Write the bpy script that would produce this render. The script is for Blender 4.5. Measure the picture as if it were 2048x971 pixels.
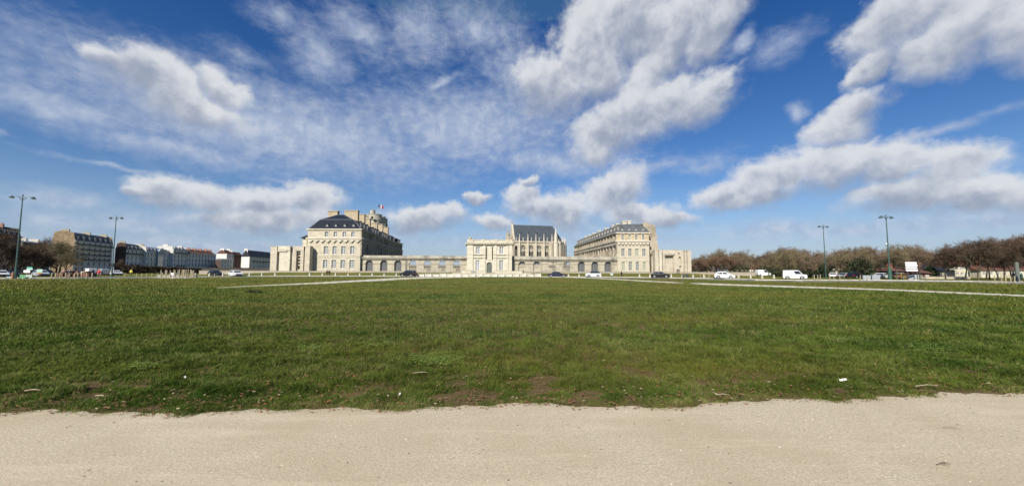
import bpy, bmesh, math, random
import numpy as np
from mathutils import Vector, Matrix
random.seed(7); rng = np.random.default_rng(11)
for o in list(bpy.data.objects): bpy.data.objects.remove(o)
SC = bpy.context.scene; COL = SC.collection
R = math.radians
# ------------------------------------------------------------------ camera
EYE = 1.6; FPX = 770.0; IW, IH = 2048.0, 971.0
PITCH = math.atan(55.5/FPX); ROLL = R(0.17)
cam = bpy.data.cameras.new('camera'); camo = bpy.data.objects.new('camera', cam); COL.objects.link(camo)
cam.sensor_width = 36; cam.lens = FPX/IW*36; cam.clip_start = 0.05; cam.clip_end = 9000
CM = Matrix.Rotation(R(90)+PITCH, 4, 'X') @ Matrix.Rotation(ROLL, 4, 'Z')
camo.matrix_world = Matrix.Translation((0, 0, EYE)) @ CM
SC.camera = camo
C3 = CM.to_3x3(); CX = C3.col[0].copy(); CY = C3.col[1].copy(); CZ = C3.col[2].copy()
def ray(px, py):
    return CX*((px-IW/2)/FPX) + CY*((IH/2-py)/FPX) - CZ
def at(px, py, Y):
    r = ray(px, py); t = Y/r.y
    return Vector((r.x*t, Y, EYE+r.z*t))
def ground(px, py, z=0.0):
    r = ray(px, py); t = (z-EYE)/r.z
    return Vector((r.x*t, r.y*t, z))
def proj(p):
    d = Vector(p)-Vector((0, 0, EYE)); f = -d.dot(CZ)
    return (IW/2+FPX*d.dot(CX)/f, IH/2-FPX*d.dot(CY)/f)
# ------------------------------------------------------------------ world, sun, exposure
SUN_EL, SUN_AZ = R(38), R(180+24)
W = bpy.data.worlds.new('World'); SC.world = W; W.use_nodes = True
NT = W.node_tree; NT.nodes.clear()
def N(nt, t, **k):
    n = nt.nodes.new(t)
    for a, v in k.items():
        if a == 'i':
            for q, x in v.items(): n.inputs[q].default_value = x
        else: setattr(n, a, v)
    return n
def M(nt, op, a, b=None, c=None, clamp=False):
    n = nt.nodes.new('ShaderNodeMath'); n.operation = op; n.use_clamp = clamp
    for i, v in enumerate((a, b, c)):
        if v is None: continue
        if isinstance(v, (int, float)): n.inputs[i].default_value = v
        else: nt.links.new(v, n.inputs[i])
    return n.outputs[0]
def MR(nt, v, a, b, c=0.0, d=1.0, it='SMOOTHSTEP'):
    n = nt.nodes.new('ShaderNodeMapRange'); n.interpolation_type = it
    nt.links.new(v, n.inputs[0])
    for i, x in zip((1, 2, 3, 4), (a, b, c, d)): n.inputs[i].default_value = x
    return n.outputs[0]
def NOISE(nt, vec, scale, detail=6, rough=.55, dist=0.0):
    n = N(nt, 'ShaderNodeTexNoise', i={'Scale': scale, 'Detail': detail, 'Roughness': rough, 'Distortion': dist})
    nt.links.new(vec, n.inputs['Vector']); return n.outputs['Fac']
def MIXC(nt, f, a, b, blend='MIX'):
    n = nt.nodes.new('ShaderNodeMix'); n.data_type = 'RGBA'; n.blend_type = blend
    for s, v in ((n.inputs[0], f), (n.inputs[6], a), (n.inputs[7], b)):
        if isinstance(v, (int, float)): s.default_value = v
        elif isinstance(v, tuple): s.default_value = (*v, 1) if len(v) == 3 else v
        else: nt.links.new(v, s)
    return n.outputs[2]
def azel(px, py):
    r = ray(px, py).normalized()
    return math.degrees(math.atan2(r.x, r.y)), math.degrees(math.asin(r.z))
# each cloud is a few lobes, placed by direction (azimuth, elevation): x, y, half width, half height, tilt
CUM = [(188,106,34,20,8),(225,118,55,22,25),(285,140,70,52,22),(350,180,85,50,28),(425,160,34,34,35),(400,225,85,34,5),(455,185,40,30,30),
 (1250,20,110,90,-20),(1400,10,110,60,-25),(1180,90,70,80,-30),(1110,170,78,58,0),(1200,150,60,50,0),(1330,110,110,52,-45),(1430,55,90,46,-40),(1290,60,90,70,0),
 (1300,222,125,56,-8),(1212,268,66,42,0),(1395,210,80,42,-22),(1440,175,40,18,-35),(1190,305,44,26,0),
 (1800,35,120,62,-20),(1920,60,120,80,-10),(1860,110,90,45,0),(2040,50,90,60,0),(1735,140,62,24,-32),(2140,70,120,80,0),
 (1720,215,62,32,-28),(1680,258,70,30,-15),
 (1460,388,72,26,-10),(1550,352,85,40,-10),(1660,335,95,44,-6),(1790,330,100,44,0),(1890,335,100,48,4),(1840,385,150,32,0),(1980,385,120,36,4),(2090,395,90,36,0),(1500,395,90,20,-6),
 (325,385,62,30,0),(420,400,80,30,4),(530,408,80,30,2),(625,402,62,34,0),(520,445,130,24,0),(270,385,26,10,0),(640,440,60,22,0),
 (850,438,78,26,-4),(890,425,40,20,0),(955,394,24,11,0),(985,446,42,17,0),(1045,395,34,30,-20),(1060,360,14,8,-30),(1120,425,66,36,0),(1060,415,50,22,0),(1225,388,66,44,-25),(1270,430,80,28,0),(1340,440,50,18,0)]
CIR = [(560,255,440,86,2,1.25),(130,215,200,46,3,1.0),(360,300,300,34,4,.85),(930,255,250,90,0,1.1),(1100,320,200,40,4,.9),(640,110,90,80,30,.72),(720,70,120,70,20,.62),(840,70,100,80,0,.7),(960,60,130,80,10,.66),(1010,130,120,80,0,.6),(560,30,110,60,10,.45),(900,190,220,40,0,.5),(480,110,120,50,0,.2),(880,165,50,14,-28,.9),
 (230,335,220,9,6,.55),(620,368,150,9,6,.5),(1270,345,180,18,-7,.75),(1400,330,90,22,-4,.6),(120,400,150,34,0,.7),(110,440,160,28,0,.7),(1880,262,260,22,-12,.4),(1560,90,120,60,-15,.35),(18,272,26,14,0,.6),(1484,88,34,24,-35,1),(1592,225,26,26,0,.8),(330,450,240,30,0,.8),(1700,455,480,30,0,.75),(2010,440,90,26,0,.9),(1560,455,120,24,0,.85),(400,490,500,26,0,.6),(1100,480,500,24,0,.6),(470,150,140,30,12,.3),(740,470,300,20,0,.45),(1140,460,200,26,0,.5)]
def lobe_group(name, lobes, shape):
    g = bpy.data.node_groups.new(name, 'ShaderNodeTree')
    g.interface.new_socket('P', in_out='INPUT', socket_type='NodeSocketVector')
    g.interface.new_socket('D', in_out='OUTPUT', socket_type='NodeSocketFloat')
    gi = g.nodes.new('NodeGroupInput'); go = g.nodes.new('NodeGroupOutput')
    wn = N(g, 'ShaderNodeTexNoise', i={'Scale': shape['wn'][0], 'Detail': shape['wn'][1], 'Roughness': .55}); g.links.new(gi.outputs[0], wn.inputs['Vector'])
    s1 = N(g, 'ShaderNodeVectorMath', operation='SUBTRACT'); g.links.new(wn.outputs['Color'], s1.inputs[0]); s1.inputs[1].default_value = (.5, .5, .5)
    s2 = N(g, 'ShaderNodeVectorMath', operation='MULTIPLY_ADD'); g.links.new(s1.outputs[0], s2.inputs[0]); s2.inputs[1].default_value = shape['warp']; g.links.new(gi.outputs[0], s2.inputs[2])
    last = None; sw = sy_ = None
    for (x, y, rx, ry, tl, *wt) in lobes:
        a, e = azel(x, y); a1, _ = azel(x-rx, y); a2, _ = azel(x+rx, y); _, e1 = azel(x, y-ry); _, e2 = azel(x, y+ry)
        m = N(g, 'ShaderNodeMapping', vector_type='TEXTURE')
        m.inputs['Location'].default_value = (a, e, 0); m.inputs['Rotation'].default_value = (0, 0, -R(tl)); m.inputs['Scale'].default_value = (abs(a2-a1)/2, abs(e1-e2)/2, 1)
        if last is None: g.links.new(s2.outputs[0], m.inputs[0])
        else:   # chain the lobes one after the other, which keeps the compiled shader small
            q_ = N(g, 'ShaderNodeVectorMath', operation='MULTIPLY_ADD'); g.links.new(last, q_.inputs[0]); q_.inputs[1].default_value = (1e-7, 1e-7, 1e-7); g.links.new(s2.outputs[0], q_.inputs[2]); g.links.new(q_.outputs[0], m.inputs[0])
        l = N(g, 'ShaderNodeVectorMath', operation='LENGTH'); g.links.new(m.outputs[0], l.inputs[0])
        v = M(g, 'SUBTRACT', 1.22 if wt else 1.36, l.outputs['Value'])
        if wt: v = M(g, 'SUBTRACT', v, (1-wt[0])*.75)
        else:
            w_ = M(g, 'POWER', M(g, 'MAXIMUM', M(g, 'SUBTRACT', 1.9, l.outputs['Value']), .001), 4.0); sp = N(g, 'ShaderNodeSeparateXYZ'); g.links.new(m.outputs[0], sp.inputs[0])
            wy_ = M(g, 'MULTIPLY', w_, sp.outputs[1]); sw = w_ if sw is None else M(g, 'ADD', sw, w_); sy_ = wy_ if sy_ is None else M(g, 'ADD', sy_, wy_)
        last = v if last is None else M(g, 'SMOOTH_MAX', last, v, .12)
    c = M(g, 'MAXIMUM', last, -1.2)
    for (sc, amp, det, stretch) in shape['noise']:
        mp = N(g, 'ShaderNodeMapping'); mp.inputs['Scale'].default_value = stretch; g.links.new(gi.outputs[0], mp.inputs[0])
        f = NOISE(g, mp.outputs[0], sc, det, .58, .2)
        c = M(g, 'MULTIPLY_ADD', M(g, 'SUBTRACT', f, .5), amp, c)
    g.links.new(c, go.inputs[0])
    if sw is not None:
        g.interface.new_socket('S', in_out='OUTPUT', socket_type='NodeSocketFloat'); g.links.new(M(g, 'DIVIDE', sy_, M(g, 'ADD', sw, .02)), go.inputs[1])
    return g
GC = lobe_group('cumulus', CUM, {'warp': (4.4, 3.2, 0), 'wn': (.22, 6), 'noise': [(.20, .95, 8, (1, 1.25, 1)), (.75, .6, 8, (1, 1.15, 1))]})
GR = lobe_group('cirrus', CIR, {'warp': (6, 2.5, 0), 'wn': (.16, 4), 'noise': [(.18, .8, 8, (.6, 1.6, 1)), (.8, .95, 9, (.75, 1.3, 1))]})
tc = N(NT, 'ShaderNodeTexCoord'); sx = N(NT, 'ShaderNodeSeparateXYZ'); NT.links.new(tc.outputs['Generated'], sx.inputs[0])
az = M(NT, 'MULTIPLY', M(NT, 'ARCTAN2', sx.outputs[0], sx.outputs[1]), 180/math.pi)
el = M(NT, 'MULTIPLY', M(NT, 'ARCSINE', sx.outputs[2]), 180/math.pi)
cb = N(NT, 'ShaderNodeCombineXYZ'); NT.links.new(az, cb.inputs[0]); NT.links.new(el, cb.inputs[1])
def grp(g, off=None):
    n = N(NT, 'ShaderNodeGroup'); n.node_tree = g
    if off:
        v = N(NT, 'ShaderNodeVectorMath', operation='ADD'); NT.links.new(cb.outputs[0], v.inputs[0]); v.inputs[1].default_value = off
        NT.links.new(v.outputs[0], n.inputs[0])
    else: NT.links.new(cb.outputs[0], n.inputs[0])
    return n.outputs[0]
gc_ = N(NT, 'ShaderNodeGroup'); gc_.node_tree = GC; NT.links.new(cb.outputs[0], gc_.inputs[0]); D0, S0_ = gc_.outputs[0], gc_.outputs[1]; RR = grp(GR)
ofs = N(NT, 'ShaderNodeVectorMath', operation='ADD'); NT.links.new(cb.outputs[0], ofs.inputs[0]); ofs.inputs[1].default_value = (-.9, 1.3, 0)
BIL = M(NT, 'SUBTRACT', NOISE(NT, cb.outputs[0], .42, 8, .55, .3), NOISE(NT, ofs.outputs[0], .42, 8, .55, .3))
BLOB = NOISE(NT, cb.outputs[0], .17, 4, .5, .2)
sky = N(NT, 'ShaderNodeTexSky', sky_type='NISHITA', sun_disc=False, sun_elevation=SUN_EL, sun_rotation=SUN_AZ, altitude=100, air_density=1.0, dust_density=.2, ozone_density=3.0)
hs = N(NT, 'ShaderNodeHueSaturation', i={'Saturation': 1.22, 'Value': .82, 'Hue': .5}); NT.links.new(sky.outputs[0], hs.inputs['Color'])
SKYC = hs.outputs[0]
tr_ = N(NT, 'ShaderNodeValToRGB'); NT.links.new(MR(NT, el, 0, 40, 0, 1, 'LINEAR'), tr_.inputs[0]); cr_ = tr_.color_ramp
for p_, c_ in ((0.0, (1.0, .88, .92)), (.25, (.72, .82, .90)), (.45, (.60, .72, .86)), (.85, (.38, .63, .91))):
    e_ = cr_.elements[0] if p_ == 0 else (cr_.elements[1] if p_ == .85 else cr_.elements.new(p_)); e_.position = p_; e_.color = (*c_, 1)
SKYC = MIXC(NT, 1.0, SKYC, tr_.outputs[0], 'MULTIPLY')
SKYC = MIXC(NT, MR(NT, el, -2, 14, .75, 0), SKYC, (2.1, 3.15, 4.7))
top_ = MR(NT, S0_, -.45, .5)
wdt = M(NT, 'MULTIPLY_ADD', top_, -.42, 1.1)
acl = M(NT, 'DIVIDE', M(NT, 'ADD', D0, .12), wdt, clamp=True)
ac = MR(NT, acl, 0.0, 1.0)
ar = M(NT, 'MULTIPLY', MR(NT, RR, -.22, 1.40), .90)
lit = M(NT, 'ADD', M(NT, 'ADD', S0_, M(NT, 'MULTIPLY', BIL, 1.7)), M(NT, 'ADD', M(NT, 'MULTIPLY', M(NT, 'SUBTRACT', BLOB, .5), 1.6), M(NT, 'MULTIPLY', M(NT, 'SUBTRACT', .55, D0), .45)))
shade2 = MR(NT, lit, .75, -1.1)
CW = (5.6, 5.75, 6.0); CG = (2.5, 2.85, 3.65)
cc = MIXC(NT, shade2, CW, CG)
VT = MIXC(NT, MR(NT, NOISE(NT, cb.outputs[0], .5, 6, .6, .3), .38, .64), (3.0, 3.65, 4.95), (4.1, 4.6, 5.5))
c1 = MIXC(NT, ar, SKYC, VT)
c2 = MIXC(NT, M(NT, 'MULTIPLY', ac, .93), c1, cc)
up = MR(NT, el, -1.0, 0.5)
c3 = MIXC(NT, up, SKYC, c2)
bg = N(NT, 'ShaderNodeBackground', i={'Strength': .085}); NT.links.new(c3, bg.inputs[0])
wo = N(NT, 'ShaderNodeOutputWorld'); NT.links.new(bg.outputs[0], wo.inputs[0])
W.cycles.sampling_method = 'MANUAL'; W.cycles.sample_map_resolution = 512
SD = Vector((math.sin(SUN_AZ)*math.cos(SUN_EL), math.cos(SUN_AZ)*math.cos(SUN_EL), math.sin(SUN_EL)))
sl = bpy.data.lights.new('sun', 'SUN'); sl.energy = 4.8; sl.angle = R(.5); sl.color = (1, .93, .80)
so = bpy.data.objects.new('sun', sl); so.rotation_euler = SD.to_track_quat('Z', 'Y').to_euler(); COL.objects.link(so)
SC.view_settings.view_transform = 'Standard'; SC.view_settings.look = 'None'; SC.view_settings.gamma = 1; SC.view_settings.exposure = .62
SC.render.engine = 'CYCLES'
SC.cycles.max_bounces = 5; SC.cycles.diffuse_bounces = 2; SC.cycles.glossy_bounces = 2; SC.cycles.transmission_bounces = 3; SC.cycles.transparent_max_bounces = 6
# ------------------------------------------------------------------ materials
MATS = {}
def mat(name, col, rough=.8, metal=0.0, var=.0, vscale=1.0, bump=0.0, bscale=20, spec=.5, col2=None, emit=None):
    if name in MATS: return MATS[name]
    m = bpy.data.materials.new(name); m.use_nodes = True; nt = m.node_tree; b = nt.nodes['Principled BSDF']
    b.inputs['Base Color'].default_value = (*col, 1); b.inputs['Roughness'].default_value = rough; b.inputs['Metallic'].default_value = metal
    b.inputs['Specular IOR Level'].default_value = spec
    if var or bump:
        t = N(nt, 'ShaderNodeTexCoord')
        if var:
            f = NOISE(nt, t.outputs['Object'], vscale, 6, .6)
            c2 = col2 or tuple(x*(1-var) for x in col); c1 = tuple(min(1, x*(1+var*.6)) for x in col)
            nt.links.new(MIXC(nt, MR(nt, f, .33, .67), c2, c1), b.inputs['Base Color'])
        if bump:
            f = NOISE(nt, t.outputs['Object'], bscale, 5, .6)
            bn = N(nt, 'ShaderNodeBump', i={'Strength': bump, 'Distance': .05}); nt.links.new(f, bn.inputs['Height']); nt.links.new(bn.outputs[0], b.inputs['Normal'])
    MATS[name] = m; return m
def stone(name, col, axis='x', dirt=.35, bw=1.1, bh=.5, stain=(.12, .10, .08), rough_look=0.0):
    """coursed limestone: blocks, tone per block, weathering blotches and streaks"""
    m = bpy.data.materials.new(name); m.use_nodes = True; nt = m.node_tree; b = nt.nodes['Principled BSDF']; b.inputs['Roughness'].default_value = .92; b.inputs['Specular IOR Level'].default_value = .2
    g = N(nt, 'ShaderNodeNewGeometry'); s = N(nt, 'ShaderNodeSeparateXYZ'); nt.links.new(g.outputs['Position'], s.inputs[0])
    cbn = N(nt, 'ShaderNodeCombineXYZ'); nt.links.new(M(nt, 'ADD', s.outputs[0], M(nt, 'MULTIPLY', s.outputs[1], .93)), cbn.inputs[0]); nt.links.new(s.outputs[2], cbn.inputs[1])
    br = N(nt, 'ShaderNodeTexBrick', i={'Scale': 1.0, 'Mortar Size': .02, 'Brick Width': bw, 'Row Height': bh, 'Bias': 0.0, 'Mortar Smooth': .3})
    nt.links.new(cbn.outputs[0], br.inputs['Vector'])
    k = [tuple(x*f for x in col) for f in (1.08, .86, .62)]
    for nm, v in zip(('Color1', 'Color2', 'Mortar'), k): br.inputs[nm].default_value = (*v, 1)
    pos = g.outputs['Position']
    f1 = NOISE(nt, pos, .22, 7, .62); f2 = NOISE(nt, pos, 1.3, 5, .6)
    mp = N(nt, 'ShaderNodeMapping'); mp.inputs['Scale'].default_value = (1.6, 1.6, .12); nt.links.new(pos, mp.inputs[0]); f3 = NOISE(nt, mp.outputs[0], .9, 4, .6)
    c = MIXC(nt, M(nt, 'MULTIPLY', MR(nt, f1, .45, .75), dirt), br.outputs['Color'], stain)
    c = MIXC(nt, M(nt, 'MULTIPLY', MR(nt, f3, .52, .78), dirt*.9), c, stain)
    c = MIXC(nt, M(nt, 'MULTIPLY', MR(nt, f2, .35, .7), .18), c, tuple(x*.7 for x in col))
    nt.links.new(c, b.inputs['Base Color'])
    h = M(nt, 'MULTIPLY_ADD', f2, .6+rough_look, br.outputs['Fac'])
    bn = N(nt, 'ShaderNodeBump', i={'Strength': .35, 'Distance': .06+rough_look*.2}); bn.invert = True; nt.links.new(h, bn.inputs['Height']); nt.links.new(bn.outputs[0], b.inputs['Normal'])
    MATS[name] = m; return m
S_CLEAN = stone('limestone_clean', (.50, .455, .365), dirt=.16)
S_PALE = stone('limestone_pale', (.57, .53, .44), dirt=.12)
S_WARM = stone('limestone_warm', (.47, .385, .255), dirt=.30)
S_OLD = stone('limestone_weathered', (.45, .41, .33), dirt=.6, bh=.42)
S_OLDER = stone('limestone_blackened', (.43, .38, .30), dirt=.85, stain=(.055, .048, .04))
S_PINK = stone('limestone_tower', (.51, .46, .38), dirt=.30, bh=.42)
S_RUIN = stone('rubble_masonry', (.45, .40, .31), dirt=.75, bw=.5, bh=.28, stain=(.16, .13, .10), rough_look=1.2)
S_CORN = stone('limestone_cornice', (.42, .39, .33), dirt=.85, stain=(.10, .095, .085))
S_CHIM = stone('chimney_stone', (.45, .375, .26), dirt=.3, bw=.6, bh=.3)
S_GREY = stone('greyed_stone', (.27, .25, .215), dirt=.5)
S_KEEP = stone('keep_stone', (.40, .38, .32), dirt=.4)
def slate(name, col, rough=.45):
    m = mat(name, col, rough, spec=.4); nt = m.node_tree; b = nt.nodes['Principled BSDF']
    g = N(nt, 'ShaderNodeNewGeometry'); s = N(nt, 'ShaderNodeSeparateXYZ'); nt.links.new(g.outputs['Position'], s.inputs[0])
    cbn = N(nt, 'ShaderNodeCombineXYZ'); nt.links.new(M(nt, 'ADD', s.outputs[0], s.outputs[1]), cbn.inputs[0]); nt.links.new(s.outputs[2], cbn.inputs[1])
    br = N(nt, 'ShaderNodeTexBrick', i={'Scale': 1.0, 'Mortar Size': .03, 'Brick Width': .6, 'Row Height': .35}); nt.links.new(cbn.outputs[0], br.inputs['Vector'])
    for nm, f in zip(('Color1', 'Color2', 'Mortar'), (1.15, .8, .5)): br.inputs[nm].default_value = (*[x*f for x in col], 1)
    f1 = NOISE(nt, g.outputs['Position'], .5, 6, .6)
    nt.links.new(MIXC(nt, M(nt, 'MULTIPLY', MR(nt, f1, .4, .75), .45), br.outputs['Color'], tuple(min(1, x*1.6) for x in col)), b.inputs['Base Color'])
    return m
SL_DARK = slate('slate_dark', (.012, .015, .023), .55); SL_GREY = slate('slate_weathered', (.10, .105, .11), .55); SL_BLUE = slate('slate_blue_grey', (.055, .065, .08), .5)
LEAD = mat('lead_sheet', (.20, .22, .25), .45, .3, .2, 2)
GLASS = mat('window_glass', (.05, .06, .075), .12, 0, .6, .9, spec=.9, col2=(.16, .18, .20))
GLASSB = mat('pale_reflecting_glass', (.20, .24, .30), .1, 0, .4, .5, spec=1)
WHITE = mat('white_paint', (.72, .71, .68), .5)
GREYDOOR = mat('grey_green_door', (.10, .115, .10), .6, 0, .2, 3)
DARKV = mat('dark_interior', (.012, .012, .012), .9)
IRON = mat('black_iron', (.02, .02, .022), .5)
LAMPG = mat('lamp_green_paint', (.05, .095, .085), .45, .2, .2, 3)
# ------------------------------------------------------------------ object helpers
def tag(o, label=None, cat=None, group=None, kind=None):
    if label: o['label'] = label
    if cat: o['category'] = cat
    if group: o['group'] = group
    if kind: o['kind'] = kind
    return o
def thing(name, label, cat, loc=(0, 0, 0), rz=0.0, group=None):
    o = bpy.data.objects.new(name, None); COL.objects.link(o); o.empty_display_size = .2
    o.location = loc; o.rotation_euler = (0, 0, rz); return tag(o, label, cat, group)
def wloc(o):
    v = Vector((0, 0, 0))
    while o is not None: v += Vector(o.location); o = o.parent
    return v
class MB:
    def __init__(s): s.v = []; s.f = []; s.m = []
    def face(s, pts, m=0):
        k = len(s.v); s.v += [tuple(p) for p in pts]; s.f.append(tuple(range(k, k+len(pts)))); s.m.append(m)
    def hexa(s, b, t, m=0):
        """b,t: matching rings (lists of points)"""
        n = len(b); k = len(s.v); s.v += [tuple(p) for p in b]+[tuple(p) for p in t]
        s.f.append(tuple(range(k+n-1, k-1, -1))); s.m.append(m); s.f.append(tuple(range(k+n, k+2*n))); s.m.append(m)
        for i in range(n): s.f.append((k+i, k+(i+1) % n, k+n+(i+1) % n, k+n+i)); s.m.append(m)
    def box(s, x0, x1, y0, y1, z0, z1, m=0):
        s.hexa([(x0, y0, z0), (x1, y0, z0), (x1, y1, z0), (x0, y1, z0)], [(x0, y0, z1), (x1, y0, z1), (x1, y1, z1), (x0, y1, z1)], m)
    def obox(s, P, D, a0, a1, b0, b1, z0, z1, m=0, taper=0):
        """box in plan frame: P origin, D unit direction (a), b along outward normal (D rotated -90deg)"""
        Nn = (D[1], -D[0]); q = lambda a, b, z: (P[0]+D[0]*a+Nn[0]*b, P[1]+D[1]*a+Nn[1]*b, z)
        t = taper
        s.hexa([q(a0, b1, z0), q(a1, b1, z0), q(a1, b0, z0), q(a0, b0, z0)], [q(a0+t, b1-t, z1), q(a1-t, b1-t, z1), q(a1-t, b0+t, z1), q(a0+t, b0+t, z1)], m)
    def tube(s, pts, rad, n=8, m=0, cap=True):
        rings = []
        for i, p in enumerate(pts):
            p = Vector(p); a = Vector(pts[max(0, i-1)]); b = Vector(pts[min(len(pts)-1, i+1)]); d = (b-a)
            if d.length < 1e-6: d = Vector((0, 0, 1))
            d.normalize(); u = d.cross(Vector((0, 0, 1)) if abs(d.z) < .9 else Vector((1, 0, 0))).normalized(); w = d.cross(u)
            r = rad[i] if hasattr(rad, '__len__') else rad
            rings.append([p+(u*math.cos(q*2*math.pi/n)+w*math.sin(q*2*math.pi/n))*r for q in range(n)])
        k = len(s.v)
        for rg in rings: s.v += [tuple(p) for p in rg]
        for i in range(len(rings)-1):
            for q in range(n):
                s.f.append((k+i*n+q, k+(i+1)*n+q, k+(i+1)*n+(q+1) % n, k+i*n+(q+1) % n)); s.m.append(m)
        if cap:
            s.f.append(tuple(range(k, k+n))); s.m.append(m); s.f.append(tuple(range(k+(len(rings)-1)*n+n-1, k+(len(rings)-1)*n-1, -1))); s.m.append(m)
    def lathe(s, c, prof, n=16, m=0, off=0):
        k = len(s.v)
        for (r, z) in prof:
            for q in range(n):
                a = (q+off)*2*math.pi/n; s.v.append((c[0]+r*math.cos(a), c[1]+r*math.sin(a), c[2]+z))
        for i in range(len(prof)-1):
            for q in range(n): s.f.append((k+i*n+q, k+i*n+(q+1) % n, k+(i+1)*n+(q+1) % n, k+(i+1)*n+q)); s.m.append(m)
        s.f.append(tuple(range(k+(len(prof)-1)*n, k+len(prof)*n))); s.m.append(m)
        s.f.append(tuple(range(k+n-1, k-1, -1))); s.m.append(m)
    def mesh(s, name, mats, off=(0, 0, 0), smooth=False, fix=True):
        me = bpy.data.meshes.new(name); me.from_pydata([(x-off[0], y-off[1], z-off[2]) for x, y, z in s.v], [], s.f)
        for m in (mats if isinstance(mats, (list, tuple)) else [mats]): me.materials.append(m)
        me.polygons.foreach_set('material_index', s.m)
        if smooth: me.polygons.foreach_set('use_smooth', [True]*len(s.f))
        me.update()
        if fix:
            bm = bmesh.new(); bm.from_mesh(me); bmesh.ops.remove_doubles(bm, verts=bm.verts, dist=1e-4); bmesh.ops.recalc_face_normals(bm, faces=bm.faces); bm.to_mesh(me); bm.free()
        return me
    def build(s, name, mats, parent=None, smooth=False, fix=True):
        off = wloc(parent) if parent is not None else (0, 0, 0)
        o = bpy.data.objects.new(name, s.mesh(name, mats, off, smooth, fix)); COL.objects.link(o); o.parent = parent; return o
def put(me, name, parent, loc, rz=0.0, scale=None):
    o = bpy.data.objects.new(name, me); COL.objects.link(o); o.parent = parent
    o.location = Vector(loc)-(wloc(parent) if parent is not None else Vector((0, 0, 0))); o.rotation_euler = (0, 0, rz)
    if scale is not None: o.scale = scale
    return o
def copy_tree(o, parent=None):
    c = o.copy(); COL.objects.link(c); c.parent = parent
    for ch in list(o.children): copy_tree(ch, c)
    return c
def wall(mb, P, Q, z0, z1, opens=(), depth=.4, m=0, mr=None):
    """vertical wall from P to Q (outward normal to the right of P->Q) with real openings (s0,s1,za,zb,arched)"""
    P = Vector(P[:2]); Q = Vector(Q[:2]); L = (Q-P).length; D = (Q-P)/L; Nn = Vector((D.y, -D.x)); mr = m if mr is None else mr
    def pt(a, z, b=0.0): return (P.x+D.x*a+Nn.x*b, P.y+D.y*a+Nn.y*b, z)
    opens = [o for o in opens if o[0] > .01 and o[1] < L-.01]
    xs = sorted({0, L, *[o[0] for o in opens], *[o[1] for o in opens]}); zs = sorted({z0, z1, *[o[2] for o in opens], *[o[3] for o in opens]})
    for i in range(len(xs)-1):
        for j in range(len(zs)-1):
            cx = (xs[i]+xs[i+1])/2; cz = (zs[j]+zs[j+1])/2
            if any(o[0] < cx < o[1] and o[2] < cz < o[3] for o in opens): continue
            mb.face([pt(xs[i], zs[j]), pt(xs[i+1], zs[j]), pt(xs[i+1], zs[j+1]), pt(xs[i], zs[j+1])], m)
    for o in opens:
        a, b, za, zb = o[:4]; arch = len(o) > 4 and o[4]
        r = (b-a)/2; zsn = zb-r*(o[4] if arch else 0) if arch else zb
        mb.face([pt(a, za), pt(a, za, -depth), pt(a, zsn, -depth), pt(a, zsn)], mr); mb.face([pt(b, za), pt(b, zsn), pt(b, zsn, -depth), pt(b, za, -depth)], mr)
        mb.face([pt(a, za), pt(b, za), pt(b, za, -depth), pt(a, za, -depth)], mr)
        if arch:
            n = 10; c = (a+b)/2; k = o[4]
            ar = [(c-r*math.cos(math.pi*q/n), zsn+r*k*math.sin(math.pi*q/n)) for q in range(n+1)]
            for q in range(n):
                (xa, ya), (xb, yb) = ar[q], ar[q+1]
                if xb-xa > 1e-5:
                    mb.face([pt(xa, ya), pt(xb, yb), pt(xb, zb), pt(xa, zb)], m)
                mb.face([pt(xa, ya), pt(xa, ya, -depth), pt(xb, yb, -depth), pt(xb, yb)], mr)
        else: mb.face([pt(a, zb), pt(a, zb, -depth), pt(b, zb, -depth), pt(b, zb)], mr)
_wc = {}
def win_mesh(w, h, nx=2, ny=3, arch=0, fm=None, gm=None, t=.07, key=''):
    """casement: glass sheet with real frame and glazing bars; local x along the wall, -y outwards, base at z=0"""
    k = (round(w, 2), round(h, 2), nx, ny, arch, key, fm.name if fm else '', gm.name if gm else '')
    if k in _wc: return _wc[k]
    mb = MB(); fm = fm or WHITE; gm = gm or GLASS; r = w/2
    def out(z): return r if not arch or z <= h-r*arch else r*math.sqrt(max(0, 1-((z-(h-r*arch))/(r*arch))**2))
    pts = [(-r, 0), (r, 0)]
    if arch: pts += [(r*math.cos(math.pi*q/10), h-r*arch+r*arch*math.sin(math.pi*q/10)) for q in range(11)]
    else: pts += [(r, h), (-r, h)]
    mb.hexa([(x, 0, z) for x, z in pts], [(x, .03, z) for x, z in pts], 1)
    for i in range(nx+1):
        x = -r+w*i/nx; x = max(-r+t/2, min(r-t/2, x)); hh = h if not arch else h-r*arch+r*arch*math.sqrt(max(0, 1-(x/r)**2))
        mb.box(x-t/2, x+t/2, -.06, -.002, 0, hh)
    for j in range(ny+1):
        z = h*j/ny if not arch else (h-r*arch)*j/ny; z = max(t/2, min(h-t/2, z)); o = out(z)
        mb.box(-o, o, -.05, -.003, z-t/2, z+t/2)
    me = mb.mesh('window', [fm, gm]); _wc[k] = me; return me
def unit(P, Q):
    d = Vector(Q[:2])-Vector(P[:2]); return d/d.length, d.length
def put_window(me, P, D, s, z, parent, back=.3, name='window'):
    Nn = Vector((D[1], -D[0])); return put(me, name, parent, (P[0]+D[0]*s-Nn.x*back, P[1]+D[1]*s-Nn.y*back, z), math.atan2(D[1], D[0]))
def dirpx(vp):
    r = ray(vp, 541); v = Vector((r.x, r.y)); return v/v.length
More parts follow.
